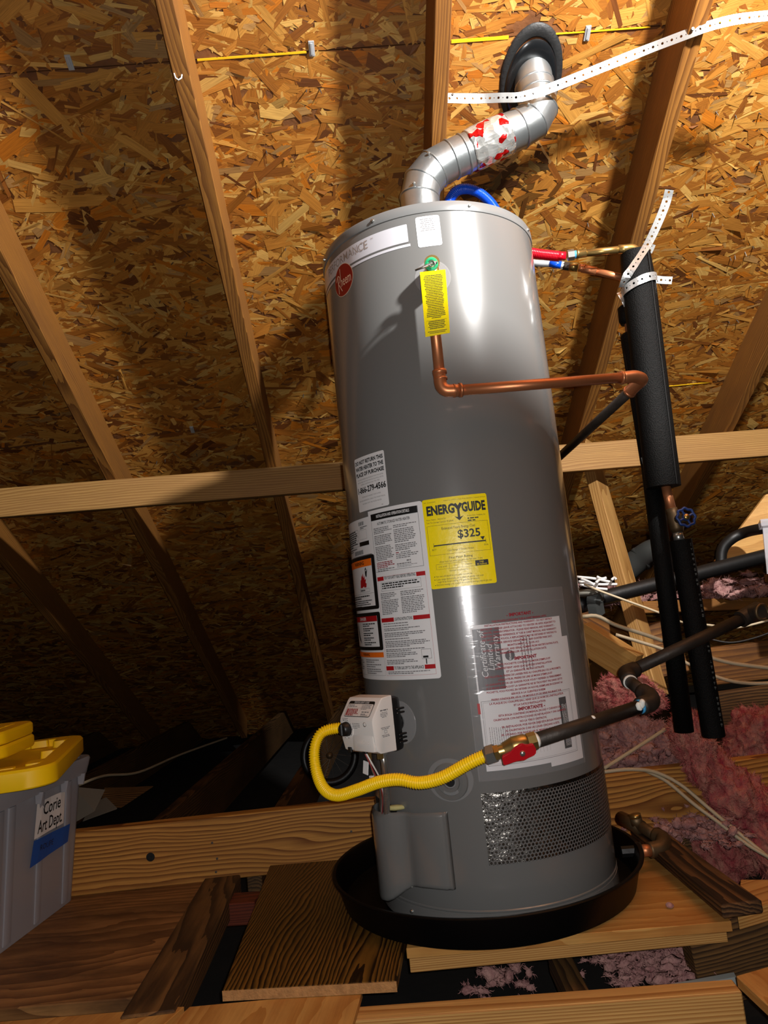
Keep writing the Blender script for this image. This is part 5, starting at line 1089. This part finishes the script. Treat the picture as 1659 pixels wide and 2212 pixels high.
# lids: shallow rounded trays with skirt, raised border and corner lugs
def lid_shape(Lx, Ly, hgt, r, lugs=True):
    def q(g, z, rr_): return rrect(-Lx/2+g, Lx/2-g, -Ly/2+g, Ly/2-g, z, rr_, 8)
    vf = loft([q(.002, 0, r), q(0, .003, r), q(0, hgt-.005, r), q(.004, hgt, r-.003), q(.036, hgt, r-.02), q(.044, hgt-.016, r-.026), q(.07, hgt-.018, .012)], True, True)
    return vf
def lug(x, y, sx, sy, z): 
    return loft([rrect(x-sx, x+sx, y-sy, y+sy, z-.016, .006, 3), rrect(x-sx*.9, x+sx*.9, y-sy*.9, y+sy*.9, z, .005, 3)])
def lid(label_, corner_far_right, rotz, Lx, Ly, hgt, r, group, tilt=(0, 0)):
    Mx = Matrix.Translation(corner_far_right)@Matrix.Rotation(rotz, 4, 'Z')@Matrix.Rotation(tilt[0], 4, 'X')@Matrix.Rotation(tilt[1], 4, 'Y')@Matrix.Translation((-Lx/2, -Ly/2, 0))
    t = thing('tub_lid', label_, 'lid', Mx.to_translation(), group)
    mesh('lid_shell', xf(lid_shape(Lx, Ly, hgt, r), Mx), M['yellow_lid'], t, True, 35)
    for x, y, sx, sy in ((Lx/2-.05, Ly/2-.075, .016, .03), (Lx/2-.105, Ly/2-.045, .022, .012), (Lx/2-.05, 0, .016, .02), (Lx/2-.05, -Ly/2+.085, .016, .028), (Lx/2-.12, -Ly/2+.045, .045, .012)):
        mesh('raised_lug', xf(lug(x, y, sx, sy, hgt+.0015), Mx), M['yellow_lid'], t, True, 40)
    return t
lid('large yellow lid resting askew across the clear tub', Vector((-1.045, .225, .335)), math.radians(21), .44, .50, .040, .06, 'yellow tub lids')
lid('small yellow lid lying on the large lid, under the topmost lid', atz(88, 1592, .405)+Vector((0, 0, -.012)), math.radians(12), .30, .24, .026, .05, 'yellow tub lids')
lid('topmost small yellow lid of the pile on the tub', atz(88, 1592, .405)+Vector((-.002, .0, .016)), math.radians(12), .30, .24, .026, .05, 'yellow tub lids')

# ---- pink insulation
def fuzzed(vf, n, ln, seed, centre):
    rg = random.Random(seed); V, F = list(vf[0]), list(vf[1]); m_ = len(V)
    for k in range(n):
        p = V[rg.randrange(m_)]; q = (p-Vector(centre)).normalized()*.7+Vector((rg.uniform(-1, 1), rg.uniform(-1, 1), rg.uniform(-1, 1)))*.8; q.normalize()
        l_ = ln*rg.uniform(.5, 1.5); sd_ = q.orthogonal().normalized()*rg.uniform(.0005, .0011); md = p+q*l_*.55+Vector((rg.uniform(-1, 1), rg.uniform(-1, 1), rg.uniform(-1, 1)))*l_*.2; b_ = len(V)
        V += [p-sd_, p+sd_, md+sd_*.7, md-sd_*.7, p+q*l_]; F += [(b_, b_+1, b_+2, b_+3), (b_+3, b_+2, b_+4)]
    return V, F
def batt(label_, c, size, seed, mat='pink', amp=.42, freq=8, sub=5, rot=None, name='insulation_batt', group='pink insulation batts'):
    vf = blob((0, 0, 0), size, amp, freq, 6, seed, .009)
    vf = fuzzed(vf, 5000, .012, seed, (0, 0, 0))
    Mx = Matrix.Translation(c)@(rot.to_matrix().to_4x4() if rot is not None else Matrix.Identity(4))
    o = mesh(name, xf(vf, Mx), M[mat], None, True); o.visible_shadow = True
    return tag(o, label_, 'insulation', group)
from mathutils import Euler
batt('large torn pink insulation batt slumping over the joists beside the heater', at(1605, 1745, .42), (.085, .09, .20), 1, rot=Euler((0, math.radians(-28), 0)))
batt('dark pink insulation fold under the large torn batt', at(1560, 1815, .50), (.09, .08, .12), 2, rot=Euler((0, math.radians(-20), 0)))
batt('pink insulation tuft packed round the foot of the black risers', at(1500, 1618, .36), (.05, .07, .10), 3)
batt('pink insulation piece behind the tank above the floor beam', at(1385, 1600, .62), (.12, .09, .085), 4, 'pink_pale')
batt('pink insulation batt behind the gas pipe elbow', at(1345, 1505, .72), (.11, .07, .085), 5)
batt('pink insulation batt beyond the riser feet at the far right', at(1640, 1600, .60), (.10, .10, .10), 6)
def chunks(name, label_, centre, spread, n, s, mat, seed, par=None):
    rg = random.Random(seed); vfs = []
    for k in range(n):
        c_ = Vector(centre)+Vector((rg.gauss(0, spread[0]), rg.gauss(0, spread[1]), abs(rg.gauss(0, spread[2])))); q = s*rg.uniform(.5, 1.4)
        vfs.append(blob(c_, (q*rg.uniform(.7, 1.6), q*.8, q*rg.uniform(.5, .9)), .9, 55, 2, k, q*.5)); vfs[-1] = fuzzed(vfs[-1], 26, q*.8, k, c_)
    o = mesh(name, join(*vfs), M[mat], None, True); return tag(o, label_, 'insulation', None, 'stuff')
chunks('loose_insulation', 'loose pink tufts heaped on the joist beyond the black pipes', at(1590, 1288, 1.3), (.10, .05, .03), 130, .018, 'pink_pale', 1)
chunks('loose_insulation', 'loose pink tufts behind the slanted strut', at(1360, 1300, 1.4), (.07, .05, .03), 70, .018, 'pink_pale', 2)
chunks('loose_insulation', 'loose pink crumbs scattered beside the rotten plank', at(1490, 1800, .33), (.06, .07, .02), 150, .010, 'pink_pale', 3)
chunks('loose_insulation', 'loose grey pink tufts in the gap below the plywood', atz(1390, 2092, -.16), (.055, .06, .02), 190, .011, 'pink_pale', 4)
chunks('loose_insulation', 'small stray tufts in the dark gap before the plank', atz(1080, 2135, -.18), (.03, .05, .01), 36, .009, 'pink_pale', 5)
chunks('loose_insulation', 'pink tufts along the floor beam behind the tank', at(1350, 1640, .5), (.07, .03, .02), 60, .013, 'pink_pale', 6)
cr_ = mesh('insulation_crumb', blob(atz(1447, 1955, .006), (.008, .006, .006), .5, 60, 2, 9), M['pink_pale'], None, True); tag(cr_, 'single pink crumb lying on the plywood sheet', 'insulation')

# ---- cables
def cable(label_, pts, r=.0055, mat='cable', flat=True):
    vf = sweep(resample(crom([at(*p) for p in pts], 10), .012), r, 8); o = mesh('electric_cable', vf, M[mat], None, True); return tag(o, label_, 'cable', 'loose electric cables')
cable('thin tan cable slanting past the grey metal band', [(1262, 1262, .62), (1300, 1278, .62), (1420, 1322, .62), (1480, 1346, .65), (1530, 1350, .7), (1590, 1356, .7), (1680, 1335, .7)], .0035)
cable('tan flat cable running from the wood block behind the risers', [(1258, 1332, .40), (1290, 1331, .40), (1330, 1350, .40), (1400, 1373, .40), (1470, 1398, .40), (1510, 1412, .40), (1580, 1432, .38), (1690, 1446, .36)], .0055)
cable('lower tan cable sagging under the flat cable', [(1330, 1371, .55), (1380, 1386, .55), (1440, 1406, .55), (1490, 1436, .55), (1560, 1466, .5), (1620, 1476, .45), (1690, 1474, .42)], .005)
cable('straight white cable slanting up from the floor beam', [(1305, 1660, .36), (1380, 1612, .40), (1456, 1563, .45)], .005)
cable('white cable looping over the floor beam along the pink batt', [(1300, 1668, .33), (1360, 1662, .33), (1415, 1668, .34), (1470, 1695, .33), (1530, 1745, .30), (1590, 1795, .27), (1700, 1885, .22)], .005)
cable('second white cable crossing the looping one beside the pink batt', [(1395, 1665, .36), (1440, 1688, .335), (1500, 1738, .30), (1550, 1775, .275), (1620, 1828, .24), (1700, 1872, .22)], .0048)
cable('dim cable trailing through the dark beyond the floor beam', [(160, 1700, .7), (225, 1676, 1.0), (300, 1668, 1.3), (390, 1630, 1.8), (490, 1594, 2.4)], .005)
cable('thin black cable hanging across the orange wood', [(1530, 1380, .62), (1580, 1388, .6), (1640, 1375, .58), (1700, 1350, .56)], .003, 'cable_dark')

def longer(a, b, k=.9): return b+(b-a).normalized()*k
# ---- timber, pipes and clutter behind the risers
tag(beam('block_offcut', at(1258, 1372, .56), at(1372, 1444, .46), .04, .088, (.35, -.35, 1), M['tan'], bev=.002), 'orange timber offcut with a slanted cut end beside the tank', 'offcut')
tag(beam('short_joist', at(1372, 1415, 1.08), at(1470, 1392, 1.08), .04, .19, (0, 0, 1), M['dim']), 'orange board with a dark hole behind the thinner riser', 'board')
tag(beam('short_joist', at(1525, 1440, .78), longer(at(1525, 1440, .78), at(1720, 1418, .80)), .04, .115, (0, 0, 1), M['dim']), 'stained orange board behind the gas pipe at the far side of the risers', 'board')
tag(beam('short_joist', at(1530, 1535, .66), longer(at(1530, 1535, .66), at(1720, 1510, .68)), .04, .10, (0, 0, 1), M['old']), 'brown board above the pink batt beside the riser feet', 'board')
tag(beam('short_joist', at(1385, 1312, 1.22), longer(at(1385, 1312, 1.22), at(1720, 1300, 1.30)), .04, .045, (0, 0, 1), M['rafter']), 'thin level board carrying loose pink tufts', 'board')
tag(beam('short_joist', at(1215, 1325, 1.12), at(1345, 1400, 1.2), .04, .12, (0, 0, 1), M['dim']), 'orange board in the dark behind the timber offcut', 'board')
hp = thing('drain_stack_pipe', 'thick black plastic pipe sloping behind the two risers', 'plastic pipe', at(1450, 1260, .85))
mesh('pipe', sweep([at(1255, 1302, .80), at(1300, 1292, .82), at(1480, 1246, .9), at(1720, 1184, 1.0), at(1720, 1184, 1.0)+(at(1720, 1184, 1.0)-at(1480, 1246, .9)).normalized()*.9], .0245, 20), M['abs'], hp, True)
mesh('coupling', sweep([at(1240, 1308, .78), at(1268, 1300, .80)], .031, 20), M['abs'], hp, True)
mb = thing('metal_band', 'grey metal band hanging over the black pipe beside the tank', 'band', at(1290, 1310, .75))
mesh('band', sweep(crom([at(1293, 1284, .79), at(1287, 1290, .76), at(1285, 1300, .76), at(1290, 1328, .78)], 5), .026, 4, flat=(1, .12, 1)), M['duct_grey'], mb, False)
bhs = tag(mesh('black_hose', sweep(crom([at(1558, 1232, 1.03), at(1560, 1190, 1.03), at(1578, 1166, 1.02), at(1610, 1150, 1.0), at(1659, 1140, .9), at(1710, 1136, .88)], 8), .019, 14), M['abs'], None, True), 'black hose bending up before the tan board', 'hose')
tb = [at(1545, 1212, 1.12), at(1655, 1068, 1.12), at(1740, 1050, 1.10), at(1740, 1200, 1.10)]
nb = Vector((0, .02, 0)); tag(mesh('tan_board', (tb+[p+nb for p in tb], [(0, 1, 2, 3), (7, 6, 5, 4), (0, 4, 5, 1), (1, 5, 6, 2), (2, 6, 7, 3), (3, 7, 4, 0)]), M['tan']), 'pale tan board with a slanted edge leaning behind the black hose', 'board')
cb = [at(1646, 1122, .55), at(1657, 1240, .55)]
t2 = thing('clear_bin', 'clear plastic bin whose edge shows beside the black hose', 'storage bin', cb[1])
mesh('bin_wall', loft([[p+Vector(q) for q in ((0, 0, 0), (.30, 0, 0), (.34, .16, 0), (.06, .16, 0))] for p in (cb[1], cb[0])], True, False), M['tub'], t2)
mesh('bin_rim', loft([[cb[0]+Vector(q) for q in ((-.008, -.008, z), (.31, -.008, z), (.35, .168, z), (.052, .168, z))] for z in (-.02, 0)], False, False), M['tub'], t2)
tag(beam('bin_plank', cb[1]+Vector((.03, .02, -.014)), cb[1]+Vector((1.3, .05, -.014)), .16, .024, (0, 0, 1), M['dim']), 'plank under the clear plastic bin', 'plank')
gd = thing('grey_duct', 'dim grey duct elbow behind the slanted strut', 'duct', at(1390, 1210, 1.5))
mesh('duct_elbow', sweep(crom([at(1350, 1235, 1.55), at(1385, 1205, 1.5), at(1415, 1190, 1.45), at(1445, 1200, 1.45)], 6), .05, 20), M['duct_grey'], gd, True)
mesh('duct_band', sweep([at(1381, 1210, 1.5), at(1388, 1204, 1.5)], .0535, 20), M['duct_grey'], gd, True)
wf_ = thing('white_plastic_rack', 'crumpled white plastic rack with curled fins beside the tank', 'rack', at(1285, 1265, .7))
for k, (a, b, c_) in enumerate((((1245, 1246), (1285, 1250), (1322, 1258)), ((1250, 1256), (1290, 1262), (1333, 1262)), ((1252, 1262), (1285, 1270), (1312, 1273)), ((1290, 1246), (1300, 1250), (1310, 1248)), ((1255, 1250), (1275, 1258), (1290, 1268)), ((1322, 1252), (1327, 1248), (1331, 1252)), ((1288, 1258), (1296, 1252), (1304, 1254)))):
    mesh('fin', sweep(crom([at(*a, .72-.01*k), at(*b, .70), at(*c_, .70)], 5), .0042, 8), M['white_plastic'], wf_, True)
mesh('dusty_base', blob(at(1270, 1280, .74), (.05, .03, .012), .3, 20, 2, 4), M['dim_card'], wf_, True)
# dim clutter beyond the floor beam
for k, q4 in enumerate((((160, 1702), (226, 1708), (205, 1752), (160, 1778)), ((196, 1738), (228, 1724), (252, 1748), (178, 1775)), ((225, 1704), (330, 1700), (262, 1745), (215, 1745)))):
    P_ = [at(x, y, .40+.12*k+.1*(j < 2)) for j, (x, y) in enumerate(q4)]; nrm = Vector((0, .004, .002))
    tag(mesh('card_sheet', (P_+[p+nrm for p in P_], [(0, 1, 2, 3), (7, 6, 5, 4), (0, 4, 5, 1), (1, 5, 6, 2), (2, 6, 7, 3), (3, 7, 4, 0)]), M['dim_card'] if k < 2 else M['old']), ['grey card leaning beside the tub behind the floor beam', 'smaller grey card lying before the leaning one', 'dark brown sheet behind the two grey cards'][k], 'card', 'sheets behind the tub')
wl = thing('dim_wheel', 'dim black rimmed wheel with thin spokes behind the gas hose loop', 'wheel', at(712, 1690, .8))
wcn = at(712, 1632, .8); WX = align(wcn, (.1, -1, .15))
mesh('tyre', xf(torus(.085, .013, 40, 10), WX), M['black_plastic'], wl, True)
for k in range(14):
    a = math.pi*k/7; mesh('spoke', xf(sweep([(.008*math.cos(a+.6), .008*math.sin(a+.6), 0), (.075*math.cos(a), .075*math.sin(a), 0)], .0009, 5), WX), M['nail'], wl)
mesh('hub', xf(lathe([(.011, -.012), (.011, .012), (.0001, .013)], 14), WX), M['old_brass'], wl, True)
